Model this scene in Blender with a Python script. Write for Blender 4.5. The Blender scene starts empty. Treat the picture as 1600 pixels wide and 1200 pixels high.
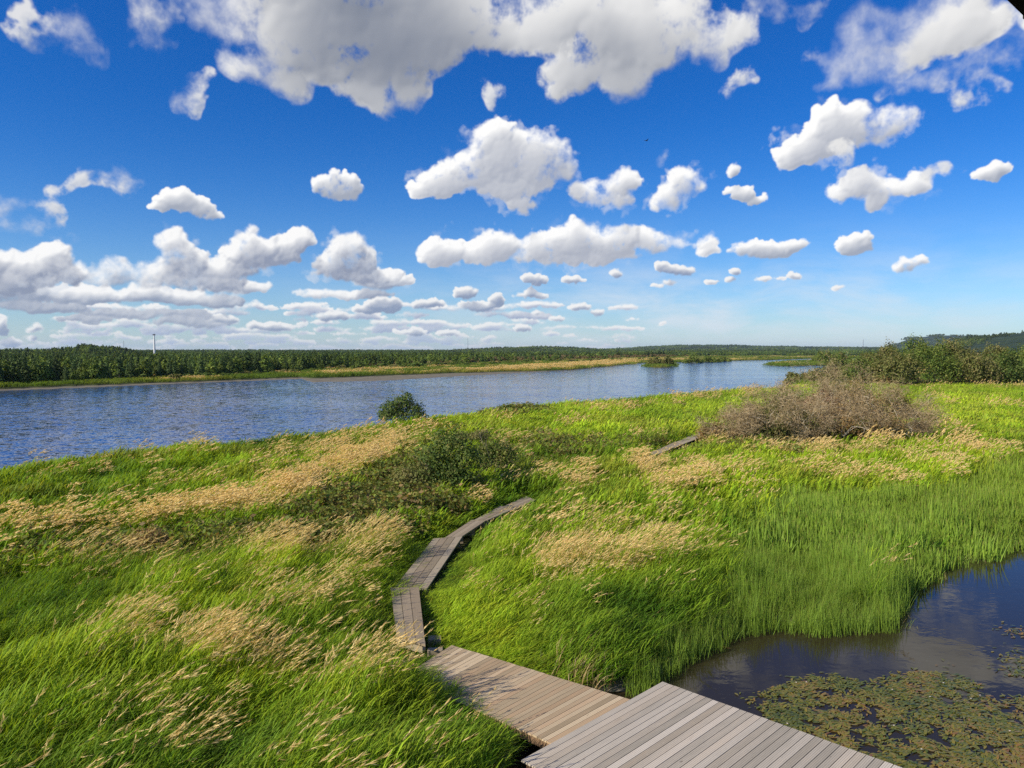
import bpy, bmesh, math, random
import numpy as np
from mathutils import Vector, Matrix
R = math.radians
rng = np.random.default_rng(7)
random.seed(7)

# ------------------------------------------------------------------ camera
sc = bpy.context.scene
CAM_H = 7.5
FPX = 1186.0           # focal length in pixels of the 1600 px wide photograph
PITCH = math.atan(52 / FPX)
cam_d = bpy.data.cameras.new('camera')
cam_d.sensor_width = 36
cam_d.lens = 36 * FPX / 1600
cam_d.clip_start = 0.05
cam_d.clip_end = 40000
cam = bpy.data.objects.new('camera', cam_d)
sc.collection.objects.link(cam)
cam.location = (0, 0, CAM_H)
cam.rotation_euler = (math.pi / 2 - PITCH, 0, 0)
sc.camera = cam

# ------------------------------------------------------------------ render settings
sc.view_settings.view_transform = 'Standard'
sc.view_settings.look = 'None'
sc.view_settings.gamma = 1
sc.view_settings.use_curve_mapping = False
sc.view_settings.exposure = 0.5
try:
    sc.cycles.max_bounces = 6
    sc.cycles.diffuse_bounces = 2
    sc.cycles.glossy_bounces = 2
    sc.cycles.transmission_bounces = 3
    sc.cycles.transparent_max_bounces = 6
    sc.cycles.volume_bounces = 0
    sc.cycles.sample_clamp_indirect = 6
    sc.cycles.use_denoising = False
    sc.cycles.use_adaptive_sampling = True
    sc.cycles.adaptive_threshold = 0.006
except Exception:
    pass


def px_dir(x, y):
    """unit world direction of a photograph pixel (1600 x 1200)"""
    u, v = (x - 800) / FPX, (600 - y) / FPX
    cp, sp = math.cos(PITCH), math.sin(PITCH)
    d = Vector((u, cp + v * sp, -sp + v * cp))
    return d.normalized()


def at(x, y, z=0.0):
    """point at height z seen at a photograph pixel"""
    d = px_dir(x, y)
    t = (z - CAM_H) / d.z
    return Vector((d.x * t, d.y * t, z))


def top_z(y, dist):
    """height of something seen at photograph row y at distance dist (along the view)"""
    d = px_dir(800, y)
    return CAM_H + dist * d.z / d.y


# ------------------------------------------------------------------ node maths
class N:
    """a float socket with operators"""
    def __init__(s, t, o): s.t, s.o = t, o
    @staticmethod
    def m(t, op, *a, clamp=False):
        n = t.nodes.new('ShaderNodeMath'); n.operation = op; n.use_clamp = clamp
        for i, v in enumerate(a):
            if isinstance(v, N): t.links.new(v.o, n.inputs[i])
            else: n.inputs[i].default_value = v
        return N(t, n.outputs[0])
    def __add__(s, b): return N.m(s.t, 'ADD', s, b)
    __radd__ = __add__
    def __sub__(s, b): return N.m(s.t, 'SUBTRACT', s, b)
    def __rsub__(s, b): return N.m(s.t, 'SUBTRACT', b, s)
    def __mul__(s, b): return N.m(s.t, 'MULTIPLY', s, b)
    __rmul__ = __mul__
    def __truediv__(s, b): return N.m(s.t, 'DIVIDE', s, b)
    def op(s, o, *a, clamp=False): return N.m(s.t, o, s, *a, clamp=clamp)
    def step(s, a, b):
        n = s.t.nodes.new('ShaderNodeMapRange'); n.interpolation_type = 'SMOOTHSTEP'
        s.t.links.new(s.o, n.inputs[0]); n.inputs[1].default_value = a; n.inputs[2].default_value = b
        return N(s.t, n.outputs[0])


class V:
    """a vector socket with operators"""
    def __init__(s, t, o): s.t, s.o = t, o
    @staticmethod
    def m(t, op, *a, out=0):
        n = t.nodes.new('ShaderNodeVectorMath'); n.operation = op
        for i, v in enumerate(a):
            if isinstance(v, (N, V)): t.links.new(v.o, n.inputs[i])
            else: n.inputs[i].default_value = v
        return (N if out else V)(s_t(t), n.outputs[out])
    def __add__(s, b): return V.m(s.t, 'ADD', s, b)
    def __sub__(s, b): return V.m(s.t, 'SUBTRACT', s, b)
    def __mul__(s, b): return V.m(s.t, 'MULTIPLY', s, b)
    def dot(s, b): return V.m(s.t, 'DOT_PRODUCT', s, b, out=1)


def s_t(t): return t


def comb(t, x, y, z=0.0):
    n = t.nodes.new('ShaderNodeCombineXYZ')
    for i, v in enumerate((x, y, z)):
        if isinstance(v, N): t.links.new(v.o, n.inputs[i])
        else: n.inputs[i].default_value = v
    return V(t, n.outputs[0])


def noise(t, vec, scale, detail=4, rough=0.55, color=False, lac=2.0, dist=0.0):
    n = t.nodes.new('ShaderNodeTexNoise')
    n.inputs['Scale'].default_value = scale
    n.inputs['Detail'].default_value = detail
    n.inputs['Roughness'].default_value = rough
    n.inputs['Lacunarity'].default_value = lac
    n.inputs['Distortion'].default_value = dist
    if vec is not None: t.links.new(vec.o, n.inputs['Vector'])
    return V(t, n.outputs['Color']) if color else N(t, n.outputs[0])


def voro(t, vec, scale, detail=2, rough=0.5):
    n = t.nodes.new('ShaderNodeTexVoronoi')
    n.feature = 'F1'
    n.inputs['Scale'].default_value = scale
    n.inputs['Detail'].default_value = detail
    n.inputs['Roughness'].default_value = rough
    n.inputs['Lacunarity'].default_value = 2.2
    t.links.new(vec.o, n.inputs['Vector'])
    return N(t, n.outputs['Distance'])


def cmix(t, f, a, b, blend='MIX'):
    n = t.nodes.new('ShaderNodeMix'); n.data_type = 'RGBA'; n.blend_type = blend
    if isinstance(f, N): t.links.new(f.o, n.inputs[0])
    else: n.inputs[0].default_value = f
    for i, v in ((6, a), (7, b)):
        if isinstance(v, (N, V)): t.links.new(v.o, n.inputs[i])
        else: n.inputs[i].default_value = (*v, 1)
    return V(t, n.outputs[2])


# ------------------------------------------------------------------ sky
SUN_EL, SUN_AZ = R(33), R(-118)      # azimuth measured clockwise from the view direction (+y)
SUN = Vector((math.sin(SUN_AZ) * math.cos(SUN_EL), math.cos(SUN_AZ) * math.cos(SUN_EL), math.sin(SUN_EL)))

world = bpy.data.worlds.new('World')
world.use_nodes = True
wt = world.node_tree
wt.nodes.clear()
wout = wt.nodes.new('ShaderNodeOutputWorld')
wbg = wt.nodes.new('ShaderNodeBackground')
wt.links.new(wbg.outputs[0], wout.inputs[0])
wbg.inputs['Strength'].default_value = 0.075
sky = wt.nodes.new('ShaderNodeTexSky')
sky.sky_type = 'NISHITA'
sky.sun_disc = False
sky.sun_elevation = SUN_EL
sky.sun_rotation = SUN_AZ
sky.air_density = 1.0
sky.dust_density = 0.15
sky.ozone_density = 2.5
hs = wt.nodes.new('ShaderNodeHueSaturation')
hs.inputs['Saturation'].default_value = 1.3
wt.links.new(sky.outputs[0], hs.inputs['Color'])
skycol = V(wt, hs.outputs[0])
geo = wt.nodes.new('ShaderNodeTexCoord')
D = V(wt, geo.outputs['Generated'])
sx = wt.nodes.new('ShaderNodeSeparateXYZ')
wt.links.new(D.o, sx.inputs[0])
dx, dy, dz = (N(wt, sx.outputs[i]) for i in range(3))
az = N.m(wt, 'ARCTAN2', dx, dy)
el = dz.op('ARCSINE')
P = comb(wt, az, el)
grade = el.step(-0.05, 0.32)
skycol = cmix(wt, 1.0, skycol, cmix(wt, grade, (0.68, 0.90, 1.28), (0.16, 0.64, 1.17)), 'MULTIPLY')


# haze near the horizon and thin high cloud
hz = el.op('MAXIMUM', 0.0)
hz = N.m(wt, 'EXPONENT', hz * -16.0) * 0.38
skycol = cmix(wt, hz, skycol, (6.0, 7.0, 8.3))
ci = noise(wt, P * (1, 3.2, 1) + noise(wt, P, 5, 2, 0.5, color=True) * (0.12, 0.2, 0), 7.0, 6, 0.6)
cim = (P - (0.266, 0.045, 0)) * (2.6, 16, 0)
cim = N.m(wt, 'EXPONENT', cim.dot(cim) * -1.0)
skycol = cmix(wt, ci.step(0.34, 0.70) * cim * 0.75, skycol, (7.0, 7.6, 8.3))
# clouds behind and far to the sides: plain noise; those in front: the map computed below
gen = noise(wt, D * (1, 1, 1.9), 3.4, 6, 0.6)
away = az.op('ABSOLUTE').step(0.9, 1.05)
high = el.step(0.74, 0.82)
skycol = cmix(wt, gen.step(0.52, 0.66) * away.op('MAXIMUM', high), skycol, cmix(wt, gen.step(0.55, 0.8), (8.4, 8.5, 8.6), (4.6, 4.9, 5.6)))
# ------------------------------------------------------------------ clouds: a map of the sky by azimuth and elevation,
# heaps of round puffs broken up by noise, lit from the sun's side and shaded through their own depth
AZ0, AZ1, EL0, EL1 = -0.98, 0.98, 0.0, 0.82
SC = 1186.0
CW, FULL_H = int((AZ1 - AZ0) * SC), int((EL1 - EL0) * SC)


def perlin(x, y, seed):
    r = np.random.default_rng(seed)
    g = r.random((256, 256)).astype(np.float32) * 2 * np.pi
    gx, gy = np.cos(g), np.sin(g)
    x0 = np.floor(x).astype(np.int32); y0 = np.floor(y).astype(np.int32)
    fx = (x - x0).astype(np.float32); fy = (y - y0).astype(np.float32)
    x0 &= 255; y0 &= 255; x1 = (x0 + 1) & 255; y1 = (y0 + 1) & 255
    u = fx * fx * fx * (fx * (fx * 6 - 15) + 10); v = fy * fy * fy * (fy * (fy * 6 - 15) + 10)
    a = gx[x0, y0] * fx + gy[x0, y0] * fy
    b = gx[x1, y0] * (fx - 1) + gy[x1, y0] * fy
    c = gx[x0, y1] * fx + gy[x0, y1] * (fy - 1)
    d = gx[x1, y1] * (fx - 1) + gy[x1, y1] * (fy - 1)
    a += (b - a) * u; c += (d - c) * u
    return a + (c - a) * v


def fbm(x, y, seed, octv=5, gain=0.5, billow=False):
    s = np.zeros_like(x, dtype=np.float32); amp = 1.0; tot = 0
    for i in range(octv):
        n = perlin(x, y, seed + i * 17)
        s += amp * (np.abs(n) * 2 - 0.5 if billow else n * 1.4)
        tot += amp; amp *= gain
        x = x * 2.03 + 11.3; y = y * 2.03 + 5.7
    return s / tot * 1.4


def sstep(a, b, x):
    t = np.clip((x - a) / (b - a), 0, 1)
    return t * t * (3 - 2 * t)


def blur(a, r):
    """three box blurs of radius r"""
    r = int(max(1, r))
    for ax in (0, 1):
        for _ in range(3):
            p = np.pad(a, [(r + 1, r) if i == ax else (0, 0) for i in range(2)], mode='edge')
            c = np.cumsum(p, axis=ax, dtype=np.float64)
            n = a.shape[ax]
            if ax == 0: a = (c[2 * r + 1:2 * r + 1 + n] - c[:n]) / (2 * r + 1)
            else: a = (c[:, 2 * r + 1:2 * r + 1 + n] - c[:, :n]) / (2 * r + 1)
    return a.astype(np.float32)


def shift(a, dx, dy):
    """value found dx, dy further on"""
    dx, dy = int(round(dx)), int(round(dy))
    o = np.zeros_like(a)
    H, W = a.shape
    ys0, ys1 = max(0, dy), min(H, H + dy); xs0, xs1 = max(0, dx), min(W, W + dx)
    if ys1 > ys0 and xs1 > xs0:
        o[ys0 - dy:ys1 - dy, xs0 - dx:xs1 - dx] = a[ys0:ys1, xs0:xs1]
    return o




def canvas_blob(x, y, rx, ru, rd):
    d = px_dir(x, y)
    a, e = math.atan2(d.x, d.y), math.asin(d.z)
    dl, dr = px_dir(x - rx, y), px_dir(x + rx, y)
    w = (math.atan2(dr.x, dr.y) - math.atan2(dl.x, dl.y)) / 2
    u, b = math.asin(px_dir(x, y - ru).z) - e, e - math.asin(px_dir(x, y + rd).z)
    return (a - AZ0) * SC, (e - EL0) * SC, w * SC, u * SC, b * SC


def cloud_layer(rgb, cover, blobs, seed, size, soft=0.25, warp=0.35, edge=0.5, relief=1.0, shade_len=40, shade_k=1.0, white=1.0, grey=(0.40, 0.44, 0.52), opac=1.0, kids=26, dark=0.0, ys=1.0):
    lo = min(canvas_blob(*b)[1] - canvas_blob(*b)[4] for b in blobs) - size * 0.4 - 8
    hi = max(canvas_blob(*b)[1] + canvas_blob(*b)[3] for b in blobs) + size * 0.4 + 8
    r0, r1 = int(max(0, lo)), int(min(FULL_H, hi))
    sub, subc = cloud_rows(rgb[r0:r1], cover[r0:r1], r0, blobs, seed, size, soft, warp, edge, relief, shade_len, shade_k, white, grey, opac, kids, dark, ys)
    rgb[r0:r1] = sub; cover[r0:r1] = subc
    return rgb, cover


def cloud_rows(rgb, cover, r0, blobs, seed, size, soft, warp, edge, relief, shade_len, shade_k, white, grey, opac, kids, dark, ys):
    CH = rgb.shape[0]
    YY, XX = np.mgrid[r0:r0 + CH, 0:CW].astype(np.float32)      # row 0 is the horizon, rows rise with elevation
    r = random.Random(seed)
    X, Y = XX / size, YY / size * ys
    wx = fbm(X * 1.3, Y * 1.3, seed, 7, 0.68); wy = fbm(X * 1.3 + 40, Y * 1.3 + 9, seed + 3, 7, 0.68)
    GX, GY = XX + wx * size * warp, YY + wy * size * warp / ys
    Fm = np.zeros((CH, CW), np.float32)
    Hm = np.zeros((CH, CW), np.float32)

    def paint(cx, cy, rx, ry_u, ry_d, z, zr):
        m = size * warp * 1.3 + 4
        x0, x1 = int(max(0, cx - rx - m)), int(min(CW, cx + rx + m))
        y0, y1 = int(max(0, cy - r0 - ry_d - m)), int(min(CH, cy - r0 + ry_u + m))
        if x1 <= x0 or y1 <= y0: return
        gx = (GX[y0:y1, x0:x1] - cx) / rx
        gy = GY[y0:y1, x0:x1] - cy
        gy = np.where(gy > 0, gy / ry_u, gy / ry_d)
        f = np.clip(1 - gx * gx - gy * gy, 0, 1)
        np.maximum(Fm[y0:y1, x0:x1], np.minimum(f, 1) , out=Fm[y0:y1, x0:x1])
        np.maximum(Hm[y0:y1, x0:x1], np.where(f > 0, z + zr * np.sqrt(f), 0), out=Hm[y0:y1, x0:x1])

    for b in blobs:
        cx, cy, rx, ru, rd = canvas_blob(*b)
        rm = min(rx, (ru + rd) / 2)
        paint(cx, cy, rx * 0.86, ru * 0.86, rd * 0.86, 0, rm)
        for _ in range(kids):
            t = r.uniform(-0.35, math.pi + 0.35); q = r.uniform(0.35, 0.86) ** 0.6
            px = cx + math.cos(t) * rx * q * 0.9
            py = cy + math.sin(t) * (ru if math.sin(t) > 0 else rd) * q * 0.86
            pr = rm * r.uniform(0.16, 0.42) * (1.15 - 0.5 * q)
            zz = rm * math.sqrt(max(0.02, 1 - q * q * 0.95)) * 0.75
            asp = r.uniform(1.0, 1.35)
            paint(px, py, pr * asp, pr, pr * 0.8, zz, pr * 1.1)
            for _k in range(3):
                t2 = r.uniform(-0.3, math.pi + 0.3)
                p2 = pr * r.uniform(0.3, 0.5)
                paint(px + math.cos(t2) * pr * 0.85, py + math.sin(t2) * pr * 0.8, p2 * 1.2, p2, p2 * 0.8, zz + pr * 0.5, p2 * 1.1)
    n = fbm(X * 2.6, Y * 2.6, seed + 50, 6, 0.6)
    nb = fbm(X * 3.2 + wx * 0.5, Y * 3.2 + wy * 0.5, seed + 90, 5, 0.55, billow=True)
    # feathering differs from place to place
    loc = soft * (0.45 + 1.3 * sstep(-0.3, 0.5, fbm(X * 0.6, Y * 0.6, seed + 7, 2)))
    Fb = blur(np.minimum(Fm * 1.3, 0.6), max(1, size * 0.03))
    d = Fb * 1.6 + (n * 0.95 - nb * 0.6) * edge * sstep(0.0, 0.10, Fb) - 0.14
    al = sstep(0.0, 1, d / np.maximum(loc * 1.5, 0.03))
    # light
    H = Hm + (nb * -0.065 - n * 0.03) * size * relief * np.clip(Fm * 3, 0, 1)
    H = blur(H, max(1, size * 0.018))
    gy_, gx_ = np.gradient(H)
    lx, ly, lz = -0.58, 0.60, 0.55
    nz = 1 / np.sqrt(1 + (gx_ * relief) ** 2 + (gy_ * relief) ** 2)
    lam = (-gx_ * relief * lx - gy_ * relief * ly + lz) * nz
    H2 = blur(Hm, size * 0.10)
    gy2, gx2 = np.gradient(H2)
    nz2 = 1 / np.sqrt(1 + gx2 ** 2 + gy2 ** 2)
    lam2 = (-gx2 * lx - gy2 * ly + lz) * nz2
    # depth of cloud between here and the sun
    occ = np.zeros_like(al)
    k = 7
    body = blur(al * np.clip(Fm * 1.6, 0, 1), 2)
    for i in range(1, k + 1):
        s = shade_len * i / k
        occ += shift(body, -0.35 * s, 0.94 * s) / k
    occ = blur(occ, size * 0.05)
    T = np.exp(-np.maximum(occ - 0.15, 0) * shade_k * 4.2)
    sh = 0.0 + 0.52 * np.clip(lam * 0.6 + 0.4 * lam2, -0.5, 1) + 0.66 * T - dark * sstep(0.35, 1.0, blur(body, size * 0.30))
    sh += 0.08 * sstep(0.5, 0.0, Fm)                     # thin rims glow
    sh = np.clip(sh, 0, 1.0)
    g = np.array(grey, np.float32); w = np.array((1.0, 0.995, 0.985), np.float32) * white
    col = g + (w - g) * (sh ** 1.25)[..., None]
    al = al * opac
    rgb = rgb * (1 - al[..., None]) + col * al[..., None]
    cover = cover + (1 - cover) * al
    return rgb, cover


def build_clouds():
    rgb = np.zeros((FULL_H, CW, 3), np.float32); cov = np.zeros((FULL_H, CW), np.float32)
    r = random.Random(3)
    # innermost: rows low over the horizon, thinning to the right
    far = []
    for i in range(800):
        x = r.uniform(-400, 1000)
        y = 550 - 75 * r.random() ** 1.5
        if x > 620 and r.random() < (x - 620) / 420: continue
        if y < 505 and r.random() < 0.5: continue
        if x < 110 and y < 535 and r.random() < 0.8: continue
        s = (556 - y) / 60
        far.append((x, y, r.uniform(9, 42) * (0.45 + s), r.uniform(2.5, 6) * (0.35 + s), r.uniform(1.2, 2.5) * (0.4 + s)))
    far.sort(key=lambda b: -b[1])
    for k, (lo, hi) in enumerate(((538, 560), (522, 538), (500, 522), (470, 500))):
        sub = [b for b in far if lo <= b[1] < hi]
        s = (14, 20, 28, 36)[k]
        rgb, cov = cloud_layer(rgb, cov, sub, 100 + k, s, soft=0.5, warp=0.22, edge=0.7, relief=1.1, shade_len=7 + 4 * k, shade_k=1.3,
                               white=(0.80, 0.86, 0.90, 0.93)[k], grey=((0.42, 0.52, 0.70), (0.38, 0.47, 0.66), (0.35, 0.42, 0.60), (0.33, 0.39, 0.55))[k], kids=7, ys=1.7,
                               opac=(0.8, 0.9, 0.96, 1)[k])
    rows = [(420, 512, 50, 9, 6), (350, 500, 34, 10, 7), (515, 496, 38, 11, 8), (600, 478, 38, 17, 13), (575, 485, 30, 10, 8), (668, 476, 38, 10, 9), (728, 460, 26, 14, 8),
            (745, 480, 42, 8, 8), (775, 470, 14, 12, 9), (835, 440, 28, 10, 7), (822, 436, 14, 8, 6), (893, 438, 23, 7, 6), (830, 462, 34, 5, 6), (828, 457, 12, 6, 4), (838, 490, 12, 6, 4),
            (905, 480, 24, 6, 6), (932, 488, 16, 5, 5), (872, 498, 16, 6, 4), (815, 513, 17, 6, 5), (0, 515, 18, 14, 12), (54, 513, 18, 9, 6), (50, 530, 9, 7, 6), (15, 535, 30, 8, 6),
            (962, 430, 14, 8, 6), (1045, 442, 14, 4, 4), (1028, 447, 10, 3, 3), (1058, 424, 36, 10, 8), (1034, 418, 14, 10, 6), (1150, 426, 10, 9, 6), (1110, 440, 10, 5, 4), (1140, 438, 12, 5, 4),
            (1192, 436, 18, 5, 4), (1240, 431, 11, 5, 4), (1218, 437, 16, 3, 3), (988, 498, 14, 2.5, 2), (1035, 508, 12, 2.5, 2), (1310, 450, 12, 4, 3), (640, 520, 34, 6, 4), (700, 522, 26, 5, 4)]
    rgb, cov = cloud_layer(rgb, cov, rows, 140, 34, soft=0.32, warp=0.26, edge=0.6, relief=1.1, shade_len=16, shade_k=1.3, white=0.92, grey=(0.26, 0.32, 0.46), kids=14, ys=1.3)
    back = [(60, 482, 110, 14, 8), (150, 466, 60, 24, 14), (230, 462, 60, 26, 14), (90, 462, 50, 20, 12), (330, 474, 60, 20, 11), (285, 468, 50, 22, 10), (250, 492, 150, 9, 7), (365, 448, 70, 16, 14), (130, 500, 60, 7, 5), (300, 505, 90, 9, 7),
            (15, 452, 90, 24, 26), (510, 462, 60, 9, 7), (590, 438, 54, 18, 18), (560, 460, 80, 9, 8), (635, 440, 18, 10, 7), (482, 458, 30, 8, 7)]
    rgb, cov = cloud_layer(rgb, cov, back, 170, 60, soft=0.42, warp=0.2, edge=0.6, relief=0.9, shade_len=34, shade_k=1.0, white=0.97, grey=(0.28, 0.33, 0.45), kids=24, ys=1.3)
    mid = [(470, 374, 20, 14, 16), (448, 384, 26, 14, 16), (395, 400, 52, 36, 26), (430, 400, 40, 20, 18), (390, 360, 12, 10, 14), (350, 425, 60, 22, 16),
           (274, 380, 24, 24, 40), (290, 410, 34, 24, 34), (250, 425, 60, 18, 22), (180, 420, 34, 16, 22), (300, 440, 110, 16, 20), (160, 436, 50, 14, 12),
           (80, 402, 32, 32, 36), (45, 415, 58, 22, 34), (105, 425, 36, 22, 22), (-20, 415, 40, 22, 34), (0, 440, 120, 18, 22),
           (540, 395, 36, 34, 40), (520, 415, 34, 24, 28), (565, 405, 26, 20, 28), (535, 430, 60, 18, 14), (600, 432, 36, 14, 12)]
    rgb, cov = cloud_layer(rgb, cov, mid, 200, 80, soft=0.48, warp=0.17, edge=0.72, relief=1.0, shade_len=55, shade_k=1.4, white=0.98, grey=(0.27, 0.31, 0.42), kids=30)
    big = [(785, 240, 54, 52, 60), (835, 250, 56, 46, 52), (745, 262, 60, 26, 44), (690, 284, 52, 24, 26), (868, 262, 38, 32, 26), (800, 285, 80, 20, 34), (655, 290, 24, 14, 14), (815, 316, 26, 12, 20),
           (905, 375, 52, 32, 36), (850, 385, 50, 26, 28), (960, 378, 54, 30, 32), (1020, 382, 50, 22, 18), (690, 396, 38, 28, 30), (770, 385, 42, 30, 28), (740, 398, 40, 20, 24), (1060, 380, 24, 12, 10),
           (900, 400, 120, 12, 17), (1100, 378, 16, 16, 10), (1104, 392, 18, 8, 8),
                      (930, 302, 40, 26, 24), (975, 290, 30, 26, 20), (960, 316, 34, 10, 12), (1070, 288, 34, 30, 26), (1045, 305, 30, 20, 24), (1025, 320, 14, 10, 12), (905, 295, 18, 14, 18),
           (1345, 288, 44, 26, 26), (1390, 296, 50, 20, 20), (1310, 304, 30, 14, 14), (1430, 288, 24, 20, 18), (1372, 318, 20, 10, 14), 
           (1315, 205, 76, 46, 40), (1275, 230, 66, 32, 30), (1350, 205, 70, 34, 30), (1235, 243, 34, 20, 22), (1390, 192, 44, 26, 26), (1300, 178, 40, 24, 24)]
    rgb, cov = cloud_layer(rgb, cov, [(x, y, rx * 1.22, ru * 1.2, rd * 1.15) for x, y, rx, ru, rd in big + mid], 226, 60, soft=2.0, warp=0.55, edge=1.7, relief=0.3, shade_len=30, shade_k=0.4, white=0.92, grey=(0.46, 0.54, 0.68), kids=4, opac=0.42)
    rgb, cov = cloud_layer(rgb, cov, big, 230, 90, soft=0.52, warp=0.17, edge=0.90, relief=0.6, shade_len=48, shade_k=0.95, white=1.0, grey=(0.42, 0.45, 0.53), kids=30)
    small = [(525, 292, 40, 25, 28), (506, 288, 22, 18, 22), (545, 296, 22, 22, 22), (280, 314, 44, 24, 20), (305, 326, 40, 16, 14), (330, 338, 22, 10, 9), (252, 324, 22, 12, 10), (1545, 272, 30, 15, 16), (1562, 268, 20, 10, 10),
             (1160, 305, 24, 13, 13), (1182, 314, 20, 7, 7), (1142, 298, 16, 10, 9), (1145, 268, 13, 12, 12),
             (1195, 392, 54, 16, 16), (1240, 386, 28, 12, 12), (1162, 390, 26, 15, 13), (1333, 386, 34, 20, 15), (1345, 374, 18, 14, 12), (1410, 416, 26, 14, 12), (1436, 408, 16, 11, 9)]
    rgb, cov = cloud_layer(rgb, cov, small, 250, 42, soft=0.42, warp=0.20, edge=0.75, relief=0.8, shade_len=26, shade_k=1.0, white=1.0, grey=(0.36, 0.40, 0.49), kids=22)
    scraps = [(150, 290, 52, 22, 18), (195, 285, 22, 18, 22), (95, 300, 30, 14, 12), (60, 325, 44, 14, 14), (20, 355, 60, 14, 12), (-10, 310, 30, 30, 24), (75, 340, 20, 10, 10),
              (760, 150, 20, 32, 32), (1150, 122, 28, 20, 22), (300, 170, 30, 22, 18), (305, 135, 16, 12, 12), (235, 50, 44, 36, 40), (250, 20, 50, 30, 30),
              (100, 55, 60, 36, 34), (40, 40, 44, 30, 26), (140, 80, 40, 14, 16), (70, 8, 60, 20, 24), (1270, 95, 24, 24, 20), (1200, 12, 60, 24, 26), (1270, 10, 30, 24, 24),
              (1040, 255, 12, 12, 10), (1555, 100, 90, 30, 26), (1460, 125, 110, 24, 24), (1530, 145, 60, 10, 10), (1570, 60, 60, 24, 22), (1310, 240, 26, 12, 12), (1330, 268, 30, 5, 5), (1465, 268, 22, 8, 8), (1520, 132, 40, 8, 8)]
    rgb, cov = cloud_layer(rgb, cov, scraps, 260, 100, soft=1.5, warp=0.42, edge=1.25, relief=0.5, shade_len=40, shade_k=0.5, white=0.82, grey=(0.32, 0.38, 0.50), kids=10, opac=0.9)
    top = [(560, -30, 330, 70, 90), (620, 60, 180, 60, 84), (470, 60, 100, 60, 70), (720, 30, 150, 60, 80), (400, 100, 60, 30, 40), (330, 10, 110, 40, 60), (440, 130, 40, 20, 30), (600, 130, 90, 20, 40),
           (1000, 40, 130, 60, 84), (900, 110, 70, 40, 50), (1110, 55, 84, 44, 44), (980, 120, 60, 30, 36), (870, 10, 120, 60, 70), (800, 40, 100, 50, 56), (860, 150, 26, 20, 24), (1170, 40, 44, 20, 26),
           (1400, 60, 130, 60, 66), (1500, 60, 90, 40, 44), (1360, 120, 70, 30, 34), (1330, 110, 60, 34, 40), (1480, 10, 110, 50, 50), (1290, 140, 34, 14, 14), (1440, 90, 60, 30, 30),
           (300, -260, 380, 110, 130), (1050, -260, 420, 120, 110), (700, -560, 500, 130, 130), (1700, 40, 120, 60, 60), (1900, -200, 260, 110, 90), (2050, 250, 120, 40, 40), (-420, 80, 230, 90, 80), (-300, 300, 110, 40, 34)]
    rgb, cov = cloud_layer(rgb, cov, top, 290, 190, soft=1.05, warp=0.24, edge=1.0, relief=0.30, shade_len=150, shade_k=0.30, white=0.88, grey=(0.20, 0.23, 0.30), kids=16, dark=0.58)
    return rgb, cov

cm_rgb, cm_cov = build_clouds()
edge = np.minimum(np.arange(CW), np.arange(CW)[::-1]) / 90.0
top_edge = np.clip((FULL_H - 1 - np.arange(FULL_H)) / 70.0, 0, 1)
fade = np.clip(edge, 0, 1)[None, :] * top_edge[:, None]
cm = np.zeros((FULL_H, CW, 4), np.float32)
cm[..., :3] = cm_rgb * fade[..., None]
cm[..., 3] = cm_cov * fade
cimg = bpy.data.images.new('cloud_map', CW, FULL_H, alpha=True, float_buffer=True)
cimg.colorspace_settings.name = 'Non-Color'
cimg.alpha_mode = 'CHANNEL_PACKED'
cimg.pixels.foreach_set(cm.ravel())
cimg.update()
del cm, cm_rgb, cm_cov
ctex = wt.nodes.new('ShaderNodeTexImage')
ctex.image = cimg
ctex.extension = 'CLIP'
ctex.interpolation = 'Cubic'
wt.links.new(comb(wt, (az - AZ0) * (1 / (AZ1 - AZ0)), (el - EL0) * (1 / (EL1 - EL0))).o, ctex.inputs['Vector'])
cc, ca = V(wt, ctex.outputs['Color']), N(wt, ctex.outputs['Alpha'])
CLOUD_GAIN = 9.6
lowhaze = (0.0 - el * 20.0).op('EXPONENT') * 0.14
cc = cmix(wt, lowhaze, cc * (CLOUD_GAIN, CLOUD_GAIN, CLOUD_GAIN), skycol * comb(wt, ca, ca, ca))
inv = 1.0 - ca
skycol = skycol * comb(wt, inv, inv, inv) + cc
skycol = V(wt, cmix(wt, (0.0 - el).step(0.0, 0.02), skycol, (1.2, 1.5, 1.7)).o)
wt.links.new(skycol.o, wbg.inputs['Color'])
sc.world = world
world.cycles.sampling_method = 'MANUAL'
world.cycles.sample_map_resolution = 512

sun_d = bpy.data.lights.new('sun', 'SUN')
sun_d.energy = 4.4
sun_d.angle = R(0.53)
sun_d.color = (1.0, 0.90, 0.74)
sun_o = bpy.data.objects.new('sun', sun_d)
sc.collection.objects.link(sun_o)
sun_o.rotation_euler = SUN.to_track_quat('Z', 'Y').to_euler()
sun_o.location = (-60, -30, 60)

# ------------------------------------------------------------------ helpers: objects, tags, meshes
COL = sc.collection


def tag(o, label=None, cat=None, group=None, kind=None):
    if label: o['label'] = label
    if cat: o['category'] = cat
    if group: o['group'] = group
    if kind: o['kind'] = kind
    return o


def link(name, me, mats, parent=None, loc=None):
    o = bpy.data.objects.new(name, me)
    COL.objects.link(o)
    for m in (mats if isinstance(mats, (list, tuple)) else [mats]):
        if m and m.name not in [x.name for x in me.materials]: me.materials.append(m)
    if parent: o.parent = parent
    if loc is not None: o.location = loc
    return o


def empty(name, loc=(0, 0, 0), rz=0.0):
    o = bpy.data.objects.new(name, None)
    COL.objects.link(o)
    o.empty_display_size = 0.2
    o.location = loc
    o.rotation_euler = (0, 0, rz)
    return o


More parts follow.
